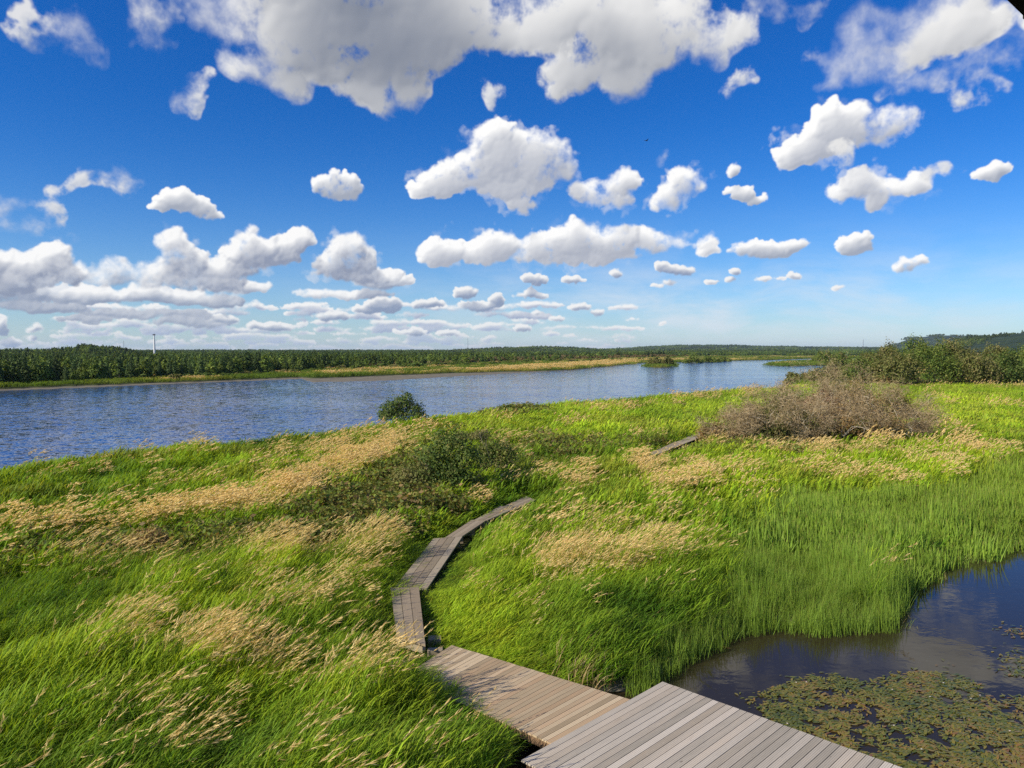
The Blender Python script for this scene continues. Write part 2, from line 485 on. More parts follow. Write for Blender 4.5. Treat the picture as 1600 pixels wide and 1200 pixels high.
def mesh_from(name, verts, faces_n, loops, uv=None, matidx=None, smooth=False):
    """fast mesh from flat arrays: verts (n,3), face sizes, loop vertex indices, uv per loop"""
    me = bpy.data.meshes.new(name)
    verts = np.asarray(verts, np.float32); loops = np.asarray(loops, np.int32); faces_n = np.asarray(faces_n, np.int32)
    me.vertices.add(len(verts)); me.vertices.foreach_set('co', verts.ravel())
    me.loops.add(len(loops)); me.loops.foreach_set('vertex_index', loops)
    st = np.concatenate([[0], np.cumsum(faces_n)[:-1]]).astype(np.int32)
    me.polygons.add(len(faces_n)); me.polygons.foreach_set('loop_start', st)
    if uv is not None:
        l = me.uv_layers.new(name='UVMap'); l.data.foreach_set('uv', np.asarray(uv, np.float32).ravel())
    if matidx is not None: me.polygons.foreach_set('material_index', np.asarray(matidx, np.int32))
    me.polygons.foreach_set('use_smooth', np.full(len(faces_n), bool(smooth)))
    me.update(calc_edges=True); me.validate()
    return me


class MB:
    """collects quads/triangles with uv"""
    def __init__(s): s.v = []; s.f = []; s.l = []; s.uv = []; s.m = []; s.n = 0
    def add(s, V_, F_, UV_=None, mat=0):
        V_ = np.asarray(V_, np.float32); F_ = np.asarray(F_, np.int64)
        if len(F_) == 0: return
        s.v.append(V_); s.l.append((F_ + s.n).ravel()); s.f.append(np.full(len(F_), F_.shape[1])); s.m.append(np.full(len(F_), mat))
        if UV_ is None: UV_ = np.zeros((F_.size, 2), np.float32)
        UV_ = np.asarray(UV_, np.float32)
        if len(UV_) == len(V_) and len(UV_) != F_.size: UV_ = UV_[F_.ravel()]
        elif len(UV_) == len(V_) and F_.size == len(V_): UV_ = UV_[F_.ravel()]
        s.uv.append(UV_); s.n += len(V_)
    def box(s, x0, x1, y0, y1, z0, z1, M=None, uv=None, mat=0):
        v = np.array([[x0, y0, z0], [x1, y0, z0], [x1, y1, z0], [x0, y1, z0], [x0, y0, z1], [x1, y0, z1], [x1, y1, z1], [x0, y1, z1]], float)
        s.hexa(v if M is None else (v @ np.array(M.to_3x3()).T + np.array(M.translation)), uv, mat)
    def hexa(s, v, uv=None, mat=0):
        f = [[0, 3, 2, 1], [4, 5, 6, 7], [0, 1, 5, 4], [1, 2, 6, 5], [2, 3, 7, 6], [3, 0, 4, 7]]
        u = None
        if uv is not None:       # uv = (u offset, length, v offset, width): u runs along 0->1
            a, L, b, W = uv
            uu = np.array([[a, b], [a + L, b], [a + L, b + W], [a, b + W]] * 2)
            u = uu[np.array(f).ravel()]
        s.add(v, f, u, mat)
    def tube(s, pts, rad, sides=5, uvx=0.5, mat=0):
        pts = np.asarray(pts, float); n = len(pts)
        rad = np.broadcast_to(np.asarray(rad, float), (n,))
        d = np.gradient(pts, axis=0); d /= np.linalg.norm(d, axis=1)[:, None] + 1e-9
        up = np.array([0.31, 0.17, 0.94]); a = np.cross(d, up); a /= np.linalg.norm(a, axis=1)[:, None] + 1e-9
        b = np.cross(d, a)
        t = np.arange(sides) / sides * 2 * np.pi
        V_ = (pts[:, None] + rad[:, None, None] * (np.cos(t)[None, :, None] * a[:, None] + np.sin(t)[None, :, None] * b[:, None])).reshape(-1, 3)
        i, j = np.meshgrid(np.arange(n - 1), np.arange(sides), indexing='ij')
        k = (j + 1) % sides
        F_ = np.stack([i * sides + j, i * sides + k, (i + 1) * sides + k, (i + 1) * sides + j], -1).reshape(-1, 4)
        s.add(V_, F_, np.tile([[uvx, 0.5]], (len(V_), 1)), mat)
        if sides > 2:
            s.add(V_[-sides:], [list(range(sides))], np.tile([[uvx, 0.5]], (sides, 1)), mat)
    def mesh(s, name, smooth=False):
        return mesh_from(name, np.concatenate(s.v), np.concatenate(s.f), np.concatenate(s.l), np.concatenate(s.uv), np.concatenate(s.m), smooth)
    def build(s, name, mats, parent=None, smooth=False, loc=None):
        return link(name, s.mesh(name, smooth), mats, parent, loc)


# ------------------------------------------------------------------ materials
def mat(name):
    m = bpy.data.materials.new(name); m.use_nodes = True
    t = m.node_tree; t.nodes.clear()
    out = t.nodes.new('ShaderNodeOutputMaterial')
    return m, t, out


def pbsdf(t, out, color, rough=0.7, spec=0.3, normal=None, metal=0.0):
    b = t.nodes.new('ShaderNodeBsdfPrincipled')
    for k, v in (('Base Color', color), ('Roughness', rough), ('Specular IOR Level', spec), ('Metallic', metal)):
        if isinstance(v, (N, V)): t.links.new(v.o, b.inputs[k])
        elif isinstance(v, tuple): b.inputs[k].default_value = (*v, 1)
        else: b.inputs[k].default_value = v
    if normal is not None: t.links.new(normal.o, b.inputs['Normal'])
    if out is not None: t.links.new(b.outputs[0], out.inputs[0])
    return b


def bump(t, h, strength=0.4, dist=0.02):
    n = t.nodes.new('ShaderNodeBump')
    n.inputs['Strength'].default_value = strength; n.inputs['Distance'].default_value = dist
    t.links.new(h.o, n.inputs['Height'])
    return V(t, n.outputs[0])


def objco(t, which='Object'):
    n = t.nodes.new('ShaderNodeTexCoord')
    return V(t, n.outputs[which])


def sep(t, v):
    n = t.nodes.new('ShaderNodeSeparateXYZ'); t.links.new(v.o, n.inputs[0])
    return [N(t, n.outputs[i]) for i in range(3)]


def leafy(name, ramp, trans=0.35, spec=0.12, rough=0.55, instancer=False, dry=None):
    """thin leaves: colour picked per leaf from a ramp; light shines through"""
    m, t, out = mat(name)
    uv = sep(t, objco(t, 'UV'))
    cr = t.nodes.new('ShaderNodeValToRGB')
    e = cr.color_ramp.elements
    e[0].position = 0; e[0].color = (*ramp[0], 1)
    e[1].position = 1; e[1].color = (*ramp[-1], 1)
    for i, c in enumerate(ramp[1:-1]):
        x = e.new((i + 1) / (len(ramp) - 1)); x.color = (*c, 1)
    t.links.new(uv[0].o, cr.inputs[0])
    c = V(t, cr.outputs[0])
    if instancer:
        a = t.nodes.new('ShaderNodeAttribute'); a.attribute_type = 'INSTANCER'; a.attribute_name = 'tint'
        c = cmix(t, 1.0, c, V(t, a.outputs['Color']), 'MULTIPLY')
    if dry:
        c = cmix(t, uv[1].step(0.75, 1.0) * uv[0].step(0.5, 0.9), c, dry)
    d = pbsdf(t, None, c, rough, spec)
    tr = t.nodes.new('ShaderNodeBsdfTranslucent')
    t.links.new(cmix(t, 1.0, c, (1.25, 1.15, 0.55), 'MULTIPLY').o, tr.inputs[0])
    mx = t.nodes.new('ShaderNodeMixShader'); mx.inputs[0].default_value = trans
    t.links.new(d.outputs[0], mx.inputs[1]); t.links.new(tr.outputs[0], mx.inputs[2])
    t.links.new(mx.outputs[0], out.inputs[0])
    return m


def bark(name, c0, c1, scale=6):
    m, t, out = mat(name)
    p = objco(t)
    n = noise(t, p * (1, 1, 0.3), scale, 4, 0.6)
    pbsdf(t, out, cmix(t, n.step(0.3, 0.7), c0, c1), 0.85, 0.15, bump(t, n, 0.5, 0.02))
    return m


def wood(name, c0, c1, stain=(0.1, 0.08, 0.06), grooves=4.0, rough=0.75, warm=(0.42, 0.27, 0.16), warmth=0.35):
    """weathered planks: uv.x in metres along the plank, uv.y across (one plank = one unit, whole part its number)"""
    m, t, out = mat(name)
    uv = objco(t, 'UV'); u, v, _ = sep(t, uv)
    idx = v.op('FLOOR')
    rnd = noise(t, comb(t, idx * 7.31, idx * 1.7, 3.0), 1.0, 0, 0.5)
    r2 = noise(t, comb(t, idx * 3.77, 9.0, idx * 2.1), 1.3, 0, 0.5)
    fib = noise(t, comb(t, u * 2.2, v * 42.0, idx * 5.0), 1.0, 5, 0.65)
    blot = noise(t, comb(t, u * 1.3, v * 1.6, idx * 0.7), 1.0, 4, 0.6)
    f = (fib * 0.5 + rnd.step(0.3, 0.7) * 0.38 + blot * 0.3) - 0.08
    c = cmix(t, f.step(0.15, 0.85), c0, c1)
    c = cmix(t, (r2.step(0.50, 0.72) * 0.5 + blot.step(0.5, 0.75) * 0.6) * warmth, c, warm)
    c = cmix(t, blot.step(0.62, 0.8) * 0.35, c, stain)
    g = (v * (grooves * 2 * math.pi)).op('COSINE')
    gl = g.step(0.80, 1.0)
    c = cmix(t, gl * 0.6, c, stain)
    knot = noise(t, comb(t, u * 5.0, v * 2.2, idx * 11.0), 1.0, 1, 0.5)
    c = cmix(t, knot.step(0.76, 0.82) * 0.7, c, (0.07, 0.045, 0.03))
    chip = noise(t, comb(t, u * 9.0, v * 9.0, idx * 4.0), 1.0, 3, 0.7)
    c = cmix(t, chip.step(0.66, 0.73) * 0.8, c, (0.62, 0.58, 0.52))
    pbsdf(t, out, c, rough, 0.25, bump(t, fib * 0.5 - gl * 0.8, 0.5, 0.006))
    return m


# ------------------------------------------------------------------ layout of land and water
def P2(pts, z=0.0):
    return np.array([list(at(x, y, z))[:2] for x, y in pts])


near_shore = np.concatenate([[[-190, -110], [-150, -85], [-92, -30]], P2([(-330, 778), (-150, 748), (0, 729), (100, 714), (250, 699), (400, 684), (520, 669), (600, 658), (700, 646), (800, 633), (950, 623),
                              (1100, 611), (1220, 603), (1262, 594)], 1.0), P2([(1300, 583), (1345, 575), (1390, 570), (1420, 566), (1400, 563), (1345, 568)], 0.4)])
far_shore = P2([(1345, 563.5), (1345, 559), (1295, 559.5), (1200, 562.8), (1125, 564), (1097, 565.5), (1050, 566.5), (1012, 566.5), (1003, 567), (981, 569.5), (932, 574), (900, 577.5), (862, 580),
                (787, 584), (694, 589.4), (600, 595), (487, 597.5), (470, 592), (400, 595), (300, 598.5), (150, 605), (75, 608), (0, 611), (-300, 624), (-700, 650)])
spit_hole = P2([(1200, 571), (1230, 572.5), (1300, 570.5), (1380, 569), (1380, 564.5), (1290, 563.5), (1220, 566.5)])
river_poly = np.concatenate([near_shore, far_shore, [[-330, 20], [-420, -150]]])
islet = P2([(1011, 573), (1030, 575), (1048, 573.8), (1053, 571), (1045, 569), (1020, 569)])
reed_line = P2([(-300, 618), (0, 608), (55, 606), (140, 602.5), (300, 596.5), (400, 592.5), (470, 589.5), (488, 591.5), (600, 587), (694, 583.5), (787, 581), (862, 579.3), (900, 577), (932, 573.8), (981, 569.3),
                (1003, 567), (1012, 566.3), (1050, 566.3), (1097, 565.3), (1125, 563.8), (1200, 562.6), (1295, 559.3), (1345, 558.5), (1500, 557)], 0.05)
reed_area = np.concatenate([reed_line, P2([(1500, 552), (300, 552), (-300, 552)], 0.05)])
pond_poly = np.concatenate([[[-4.2, 2], [-1.6, 8.2]], P2([(795, 1185), (835, 1120), (900, 1085), (965, 1083), (1000, 1072), (1035, 1052), (1080, 1022), (1125, 1000), (1165, 978), (1215, 971), (1280, 982), (1330, 976), (1393, 972), (1410, 930),
                            (1440, 900), (1480, 875), (1540, 857), (1600, 842), (1720, 805), (1900, 775), (2300, 765)], 0.0), [[42, 10], [45, -25], [-12, -25]]])


def inside(px, py, poly):
    r = np.zeros(px.shape, bool)
    n = len(poly); j = n - 1
    for i in range(n):
        xi, yi = poly[i]; xj, yj = poly[j]
        if yi != yj:
            c = ((yi > py) != (yj > py)) & (px < (xj - xi) * (py - yi) / (yj - yi) + xi)
            r ^= c
        j = i
    return r


def pdist(px, py, poly, closed=True):
    d = np.full(px.shape, 1e9)
    n = len(poly)
    for i in range(n if closed else n - 1):
        a = poly[i]; b = poly[(i + 1) % n]
        ab = b - a; L = (ab ** 2).sum() + 1e-9
        t = np.clip(((px - a[0]) * ab[0] + (py - a[1]) * ab[1]) / L, 0, 1)
        d = np.minimum(d, np.hypot(px - a[0] - t * ab[0], py - a[1] - t * ab[1]))
    return d


def sdist(px, py, poly):
    d = pdist(px, py, poly)
    return np.where(inside(px, py, poly), -d, d)


def to_px(x, y, z):
    """photograph pixel of a world point"""
    dz = z - CAM_H
    cp, sp = math.cos(PITCH), math.sin(PITCH)
    f = y * cp - dz * sp; u = y * sp + dz * cp
    f = np.maximum(f, 0.01)
    return 800 + FPX * x / f, 600 - FPX * u / f


RIDGES = [(1000, 0.30, 6.2, [(-400, 546), (0, 544), (60, 544), (100, 542), (138, 536.5), (178, 540), (230, 548.5), (300, 552), (400, 556), (2000, 560)]),
          (3000, 0.22, 10, [(400, 560), (500, 554), (640, 551), (700, 547), (760, 543.5), (850, 540.5), (900, 542.5), (960, 545.5), (1010, 549), (1400, 550), (2000, 552)]),
          (5600, 0.2, 12, [(800, 560), (900, 547), (1000, 541), (1050, 538.5), (1100, 538), (1200, 540), (1300, 541.5), (1350, 542), (1500, 543), (2200, 545)]),
          (6500, 0.13, 0, [(1340, 565), (1380, 545), (1420, 531.5), (1460, 527), (1500, 527.5), (1560, 529), (1800, 545)]),
          (2400, 0.2, 11, [(1400, 570), (1480, 545), (1500, 530), (1560, 524), (1600, 519.5), (1700, 512), (1900, 514), (2300, 530)])]


def height(x, y):
    x = np.asarray(x, float); y = np.asarray(y, float)
    dr = sdist(x, y, river_poly)
    sp = sdist(x, y, spit_hole); isl = sdist(x, y, islet)
    dr = np.maximum(dr, np.maximum(-sp, -isl))
    dp = sdist(x, y, pond_poly)
    d = np.hypot(x, y)
    far = sstep(110, 160, d) * (y > 0)
    h = 0.30 + 0.10 * np.sin(x * 0.31 + y * 0.17) * np.cos(y * 0.23 - x * 0.11) + 0.08 * np.sin(x * 0.9) * np.sin(y * 0.7 + 1)
    rl = sdist(x, y, reed_area)
    h = np.where((far > 0.5) & (rl > 0) & (dr > 0) & (sp > 0) & (isl > 0) & (x < 60), 0.03, h)
    h = np.where(dr > 0, np.minimum(h, 0.02 + np.where(far > 0.5, 0.3, 0.25) * np.abs(dr)), np.maximum(-1.5, 0.0 - 0.35 * np.abs(dr) - 0.05))
    hp = np.where(dp > 0, 0.02 + 0.22 * dp, np.maximum(-0.9, -0.06 - 0.3 * np.abs(dp)))
    h = np.minimum(h, hp)
    # low hills
    az_ = np.where(y > 1, 800 + FPX * x / np.maximum(y, 1), np.where(x < 0, -400, 2200))
    hh = np.zeros_like(h)
    for D_, w, th, prof in RIDGES:
        pr = np.interp(az_, [p[0] for p in prof], [p[1] for p in prof])
        zz = CAM_H + (548 - pr) / FPX * D_ - th
        g = np.exp(-(np.log(np.maximum(d, 1) / D_) / w) ** 2)
        hh = np.maximum(hh, np.maximum(zz, 0) * g)
    h = h + hh * (y > 1)
    return h


# ground: one sheet, fine near the camera and wider spaced towards the horizon
rs = [0.0]
r_ = 1.5
while r_ < 16000:
    rs.append(r_)
    r_ *= 1.013 if 10 < r_ < 1500 else 1.05
rs = np.array(rs)
th_f = np.linspace(-0.72, 0.72, 560)
th_b = np.linspace(0.72, 2 * math.pi - 0.72, 90)[1:-1]
ths = np.concatenate([th_f, th_b])
RR, TT = np.meshgrid(rs[1:], ths, indexing='ij')
GXX, GYY = RR * np.sin(TT), RR * np.cos(TT)
GZ = height(GXX, GYY)
nR, nT = RR.shape
gv = np.stack([GXX, GYY, GZ], -1).reshape(-1, 3)
gv = np.concatenate([gv, [[0, 0, -0.9]]])
i_, j_ = np.meshgrid(np.arange(nR - 1), np.arange(nT), indexing='ij')
k_ = (j_ + 1) % nT
quads = np.stack([i_ * nT + j_, (i_ + 1) * nT + j_, (i_ + 1) * nT + k_, i_ * nT + k_], -1).reshape(-1, 4)
c_ = len(gv) - 1
jj = np.arange(nT)
tris = np.stack([np.full(nT, c_), jj, (jj + 1) % nT], -1)
gme = mesh_from('ground', gv, np.concatenate([np.full(len(quads), 4), np.full(nT, 3)]), np.concatenate([quads.ravel(), tris.ravel()]), smooth=True)
m_ground, t, out = mat('ground')
p = objco(t)
_, _, zc = sep(t, p)
ln = V.m(t, 'LENGTH', p, out=1)
n1 = noise(t, p, 0.8, 5, 0.6)
n2 = noise(t, p, 0.02, 5, 0.6)
n3 = noise(t, p, 0.35, 4, 0.6)
near_c = cmix(t, n1.step(0.35, 0.65), (0.030, 0.034, 0.014), (0.060, 0.072, 0.020))
mudc = cmix(t, n3.step(0.3, 0.7), (0.13, 0.115, 0.085), (0.20, 0.18, 0.13))
c = cmix(t, zc.step(0.05, 0.16), mudc, near_c)
c = cmix(t, (0.0 - zc).step(-0.01, 0.1), c, (0.022, 0.015, 0.008))
c = cmix(t, ln.step(150, 260), c, cmix(t, zc.step(0.06, 0.16), mudc, (0.06, 0.085, 0.022)))
c = cmix(t, ln.step(500, 1100), c, cmix(t, n2.step(0.35, 0.65), (0.018, 0.032, 0.014), (0.034, 0.055, 0.020)))
pbsdf(t, out, c, 0.9, 0.1, bump(t, n1, 0.5, 0.05))
ground = tag(link('ground', gme, m_ground), kind='structure')


def poly_sheet(name, poly, z, m, kind='structure'):
    bm = bmesh.new()
    vs = [bm.verts.new((x, y, z)) for x, y in poly]
    f = bm.faces.new(vs)
    if f.normal.z < 0: f.normal_flip()
    bmesh.ops.triangulate(bm, faces=[f])
    for f in bm.faces:
        f.normal_update()
        if f.normal.z < 0: f.normal_flip()
    me = bpy.data.meshes.new(name); bm.to_mesh(me); bm.free()
    return tag(link(name, me, m), kind=kind)


def water_mat(name, deep, rip, calm_mask, bumpk, rough=0.03):
    m, t, out = mat(name)
    p = objco(t)
    ln = V.m(t, 'LENGTH', p, out=1)
    q = p * (0.75, 1.1, 1)
    h = noise(t, q, rip, 3, 0.55, dist=0.4) + noise(t, q * (1, 1.4, 1), rip * 0.3, 2, 0.5) * 1.2
    k = noise(t, p * (0.6, 1.0, 1), 0.03, 4, 0.6)
    if calm_mask:      # wind ripples as slopes, broad and fine, calmer in streaks
        w1 = noise(t, p * (0.8, 1.2, 1), 1.0, 3, 0.6, color=True) - (0.5, 0.5, 0.5)
        w2 = noise(t, p * (1.1, 1.5, 1), 3.1, 2, 0.6, color=True) - (0.5, 0.5, 0.5)
        k2 = noise(t, p * (0.25, 1.0, 1), 0.05, 3, 0.6)
        a_ = k.step(0.30, 0.55) * 0.35 + k2.step(0.35, 0.6) * 0.30 + 0.45
        sl = (w1 * (0.50, 0.50, 0) + w2 * (0.46, 0.46, 0)) * comb(t, a_, a_, 0.0)
        nv = V.m(t, 'NORMALIZE', sl + (0, 0, 1))
    else:
        n = t.nodes.new('ShaderNodeBump'); n.inputs['Distance'].default_value = bumpk
        n.inputs['Strength'].default_value = 1.0
        t.links.new(h.o, n.inputs['Height'])
        nv = V(t, n.outputs[0])
    b = pbsdf(t, out, deep, rough, 0.34 if calm_mask else 0.36, nv)
    b.inputs['IOR'].default_value = 1.333
    return m


m_river = water_mat('river_water', (0.012, 0.042, 0.165), 2.2, True, 0.30, 0.06)
m_pond = water_mat('pond_water', (0.028, 0.022, 0.011), 2.4, False, 0.0025, 0.02)
big_river = np.concatenate([[[-190 + 8, -118]], near_shore[1:-6] + np.array([2.5, -2.0]), P2([(1470, 577), (1480, 556)], 0), P2([(1200, 556), (900, 566), (500, 582), (0, 597), (-300, 606), (-800, 625)], 0), [[-420, 60], [-500, -150]]])
river = poly_sheet('river', big_river, 0.0, m_river)
pond = poly_sheet('pond', np.array([[-16, -27], [48, -27], [60, 8], [62, 44], [30, 40], [17, 27.5], [9, 24.5], [2, 18], [-3.2, 15], [-6, 8]]), 0.0, m_pond)

# ------------------------------------------------------------------ duckboards and platform: where they lie (used by the grass too)
DECK_Z, BRIDGE_Z, BOARD_Z = 0.55, 0.49, 0.62
cA, cB, cC = (Vector(at(x, y, DECK_Z)[:2]) for x, y in ((1035, 1065), (815, 1187), (1410, 1196)))
e_len = (cB - cA).normalized()                       # along the boards
e_wid = Vector((e_len.y, -e_len.x))
if e_wid.dot(cC - cA) < 0: e_wid = -e_wid
LEN_BIG = (cB - cA).length
right_edge = [Vector(at(x, y, BRIDGE_Z)[:2]) for x, y in ((984, 1093), (745, 1020), (705, 1008))]
left_edge = [Vector(at(x, y, BRIDGE_Z)[:2]) for x, y in ((862, 1161), (678, 1079), (648, 1045))]
big_poly = np.array([cA, cB, cB + e_wid * 9.0, cA + e_wid * 9.0])
bridge_poly = np.array([right_edge[0], right_edge[1], right_edge[2], left_edge[2], left_edge[1], left_edge[0]])
secs = [[(610, 923), (655, 923), (665, 1013), (620, 1001)],
        [(613, 921), (668, 919), (723, 838), (677, 841)],
        [(696, 839), (722, 838), (761, 812), (737, 812)],
        [(741, 813), (762, 813), (802, 796), (782, 791)],
        [(784, 792), (802, 797), (837, 781), (822, 775)],
        [(1012, 712), (1024, 714), (1066, 696), (1056, 692)],
        [(1058, 692), (1068, 696), (1112, 679), (1100, 674)]]
sec_w = [[Vector(at(x, y, BOARD_Z)[:2]) for x, y in s] for s in secs]


# ------------------------------------------------------------------ blades
def blades(n, spread, length, width, lean, bend, wind=(1.0, 0.35), segs=4, seed=0, az_free=0.6, wvar=0.3, lvar=0.3, tipw=0.08, z0=0.0, basew=0.6, twist=1.0, start=None, fold=0.0, hval=None):
    """n curved tapering strips rooted within a disc, leaning with the wind"""
    r = np.random.default_rng(seed)
    a = r.uniform(0, 2 * np.pi, n); q = np.sqrt(r.random(n)) * spread
    base = np.stack([np.cos(a) * q, np.sin(a) * q, np.full(n, z0)], -1)
    if start is not None: base = start
    L = length * (1 + lvar * r.uniform(-1, 1, n)); W = width * (1 + wvar * r.uniform(-1, 1, n))
    wa = math.atan2(wind[1], wind[0])
    d = np.where(r.random(n) < az_free, r.uniform(-np.pi, np.pi, n), wa + r.normal(0, 0.45, n))
    hx, hy = np.cos(d), np.sin(d)
    th = np.radians(lean) + np.radians(8) * r.normal(0, 1, n)
    bd = np.radians(bend) * (1 + 0.35 * r.normal(0, 1, n))
    # the wind bends every blade its way
    P_ = [base]; cur = base.copy(); px_, py_ = hx.copy(), hy.copy()
    side = np.stack([-hy, hx, np.zeros(n)], -1)
    rot = r.uniform(-twist, twist, n)
    side = np.stack([side[:, 0] * np.cos(rot) - side[:, 1] * np.sin(rot), side[:, 0] * np.sin(rot) + side[:, 1] * np.cos(rot), np.zeros(n)], -1)
    for i in range(segs):
        t_ = (i + 0.5) / segs
        ang = th + bd * t_ * t_
        k = t_ * 0.8
        dx_ = px_ * (1 - k) + wind[0] * k; dy_ = py_ * (1 - k) + wind[1] * k
        cur = cur + np.stack([dx_ * np.sin(ang), dy_ * np.sin(ang), np.cos(ang)], -1) * (L / segs)[:, None]
        P_.append(cur.copy())
    P_ = np.stack(P_, 1)                        # n, segs+1, 3
    t_ = np.linspace(0, 1, segs + 1)
    w = (basew + (1 - basew) * np.minimum(1, t_ * 3)) * np.where(t_ > 0.5, 1 - (t_ - 0.5) * 2 * (1 - tipw), 1)
    off = side[:, None, :] * (w[None, :, None] * W[:, None, None] * 0.5)
    V_ = np.stack([P_ - off, P_ + off], 2).reshape(-1, 3)
    m_ = 2 * (segs + 1)
    b0 = (np.arange(n) * m_)[:, None]; s_ = np.arange(segs)[None] * 2
    F_ = np.stack([b0 + s_, b0 + s_ + 1, b0 + s_ + 3, b0 + s_ + 2], -1).reshape(-1, 4)
    u = r.random(n) if hval is None else np.full(n, hval)
    UV_ = np.stack([np.broadcast_to(u[:, None, None], (n, segs + 1, 2)), np.broadcast_to(t_[None, :, None], (n, segs + 1, 2))], -1).reshape(-1, 2)
    return V_, F_, UV_, P_, r


def leaf_grass(seed, n_stem, leaves, h, w, spread, segs=3, lw=1.0, name='tuft', wind=(1.0, 0.35), lean=16):
    mb = MB()
    V_, F_, UV_, P_, r = blades(n_stem, spread, h, w * 0.5, lean, 30, segs=4, seed=seed, wind=wind, az_free=0.35)
    mb.add(V_, F_, UV_)
    for k in range(leaves):
        f = r.uniform(0.25, 0.98, n_stem)
        i = np.clip((f * 4).astype(int), 0, 3); ft = (f * 4 - i)[:, None]
        s0 = P_[np.arange(n_stem), i] * (1 - ft) + P_[np.arange(n_stem), i + 1] * ft
        a = blades(n_stem, 0, h * 0.42, w * lw, 30, 75, segs=segs, seed=seed * 31 + k, start=s0, az_free=0.4, tipw=0.02, wind=wind)
        mb.add(a[0], a[1], a[2])
    return mb


def plume_grass(seed, n, h, w, spread, plume=0.22, pw=0.035, leafn=2, name='plume', segs=4):
    mb = MB()
    V_, F_, UV_, P_, r = blades(n, spread, h, w * 0.45, 14, 52, segs=5, seed=seed, az_free=0.12, twist=0.4)
    mb.add(V_, F_, UV_ * (0.4, 1) + (0.5, 0), mat=0)
    tip = P_[:, -1]; dr = P_[:, -1] - P_[:, -2]; dr /= np.linalg.norm(dr, axis=1)[:, None]
    dr = dr + np.array([0.35, 0.1, -0.05]); dr /= np.linalg.norm(dr, axis=1)[:, None]
    for k in range(13):                            # wisps of the flower head
        f = r.uniform(-0.75, 0.35, n)
        s0 = tip + dr * (f * plume)[:, None]
        jit = r.normal(0, 0.20, (n, 3))
        dd = dr + jit; dd /= np.linalg.norm(dd, axis=1)[:, None]
        L = plume * r.uniform(0.3, 0.6, n)[:, None]
        side = np.cross(dd, r.normal(0, 1, (n, 3))); side /= np.linalg.norm(side, axis=1)[:, None]
        ww = pw * r.uniform(0.25, 0.55, n)[:, None] * 0.5
        q = np.stack([s0, s0 + dd * L * 0.4 + side * ww, s0 + dd * L, s0 + dd * L * 0.5 - side * ww], 1).reshape(-1, 3)
        F2 = (np.arange(n) * 4)[:, None] + np.arange(4)[None]
        u = np.repeat(r.random(n), 4); mb.add(q, F2, np.stack([u, np.tile([0, 0.5, 1, 0.5], n)], -1), mat=1)
    for k in range(leafn):
        f = r.uniform(0.1, 0.6, n); i = np.clip((f * 5).astype(int), 0, 4)
        a = blades(n, 0, h * 0.35, w * 1.1, 25, 70, segs=3, seed=seed * 17 + k, start=P_[np.arange(n), i], az_free=0.3, tipw=0.02)
        mb.add(a[0], a[1], a[2])
    return mb


def rush(seed, n, h, w, spread):
    mb = MB()
    a = blades(n, spread, h, w, 3, 16, segs=3, seed=seed, az_free=0.6, tipw=0.2, basew=0.9, twist=3.0, lvar=0.35)
    mb.add(a[0], a[1], a[2])
    return mb


def herb(seed, n, h, spread, leaf=0.06, per=16):
    """weedy stems with small leaves"""
    mb = MB()
    V_, F_, UV_, P_, r = blades(n, spread, h, 0.012, 8, 20, segs=4, seed=seed, az_free=0.8)
    mb.add(V_, F_, UV_ * (0.2, 1) + (0.75, 0))
    f = r.uniform(0.15, 1.0, (n, per)); i = np.clip((f * 4).astype(int), 0, 3); ft = (f * 4 - i)[..., None]
    k = np.arange(n)[:, None]
    s0 = (P_[k, i] * (1 - ft) + P_[k, i + 1] * ft).reshape(-1, 3)
    m_ = len(s0)
    dd = np.stack([r.normal(0, 1, m_), r.normal(0, 1, m_), r.uniform(-0.2, 0.9, m_)], -1); dd /= np.linalg.norm(dd, axis=1)[:, None]
    side = np.cross(dd, r.normal(0, 1, (m_, 3))); side /= np.linalg.norm(side, axis=1)[:, None]
    L = leaf * r.uniform(0.7, 1.8, m_)[:, None]
    q = np.stack([s0, s0 + dd * L * 0.5 + side * L * 0.28, s0 + dd * L, s0 + dd * L * 0.5 - side * L * 0.28], 1).reshape(-1, 3)
    F2 = (np.arange(m_) * 4)[:, None] + np.arange(4)[None]
    mb.add(q, F2, np.stack([np.repeat(r.random(m_), 4), np.tile([0, .5, 1, .5], m_)], -1))
    return mb


m_grass = leafy('grass_blades', [(0.55, 0.62, 0.55), (0.9, 0.95, 0.8), (1.0, 1.0, 1.0), (1.35, 1.18, 1.0)], trans=0.45, instancer=True, spec=0.10, rough=0.55, dry=(0.30, 0.24, 0.09))
m_plume = leafy('flower_heads', [(0.62, 0.44, 0.17), (0.80, 0.60, 0.26), (0.90, 0.73, 0.38)], trans=0.35, rough=0.8)
m_rush = leafy('rush_stems', [(0.8, 0.8, 0.8), (1.0, 1.0, 0.9), (1.2, 1.1, 0.9)], trans=0.35, instancer=True, spec=0.2, dry=(0.30, 0.24, 0.08))
m_herb = leafy('weed_leaves', [(0.085, 0.13, 0.028), (0.15, 0.20, 0.040), (0.22, 0.21, 0.050), (0.22, 0.14, 0.065)], trans=0.35, instancer=True)


def proto_set(name, meshes, mats):
    c = bpy.data.collections.new(name)
    for i, mb in enumerate(meshes):
        me = mb.mesh('%s_%d' % (name, i))
        for m in mats: me.materials.append(m)
        o = bpy.data.objects.new('%s_%02d' % (name, i), me)
        c.objects.link(o)
    return c


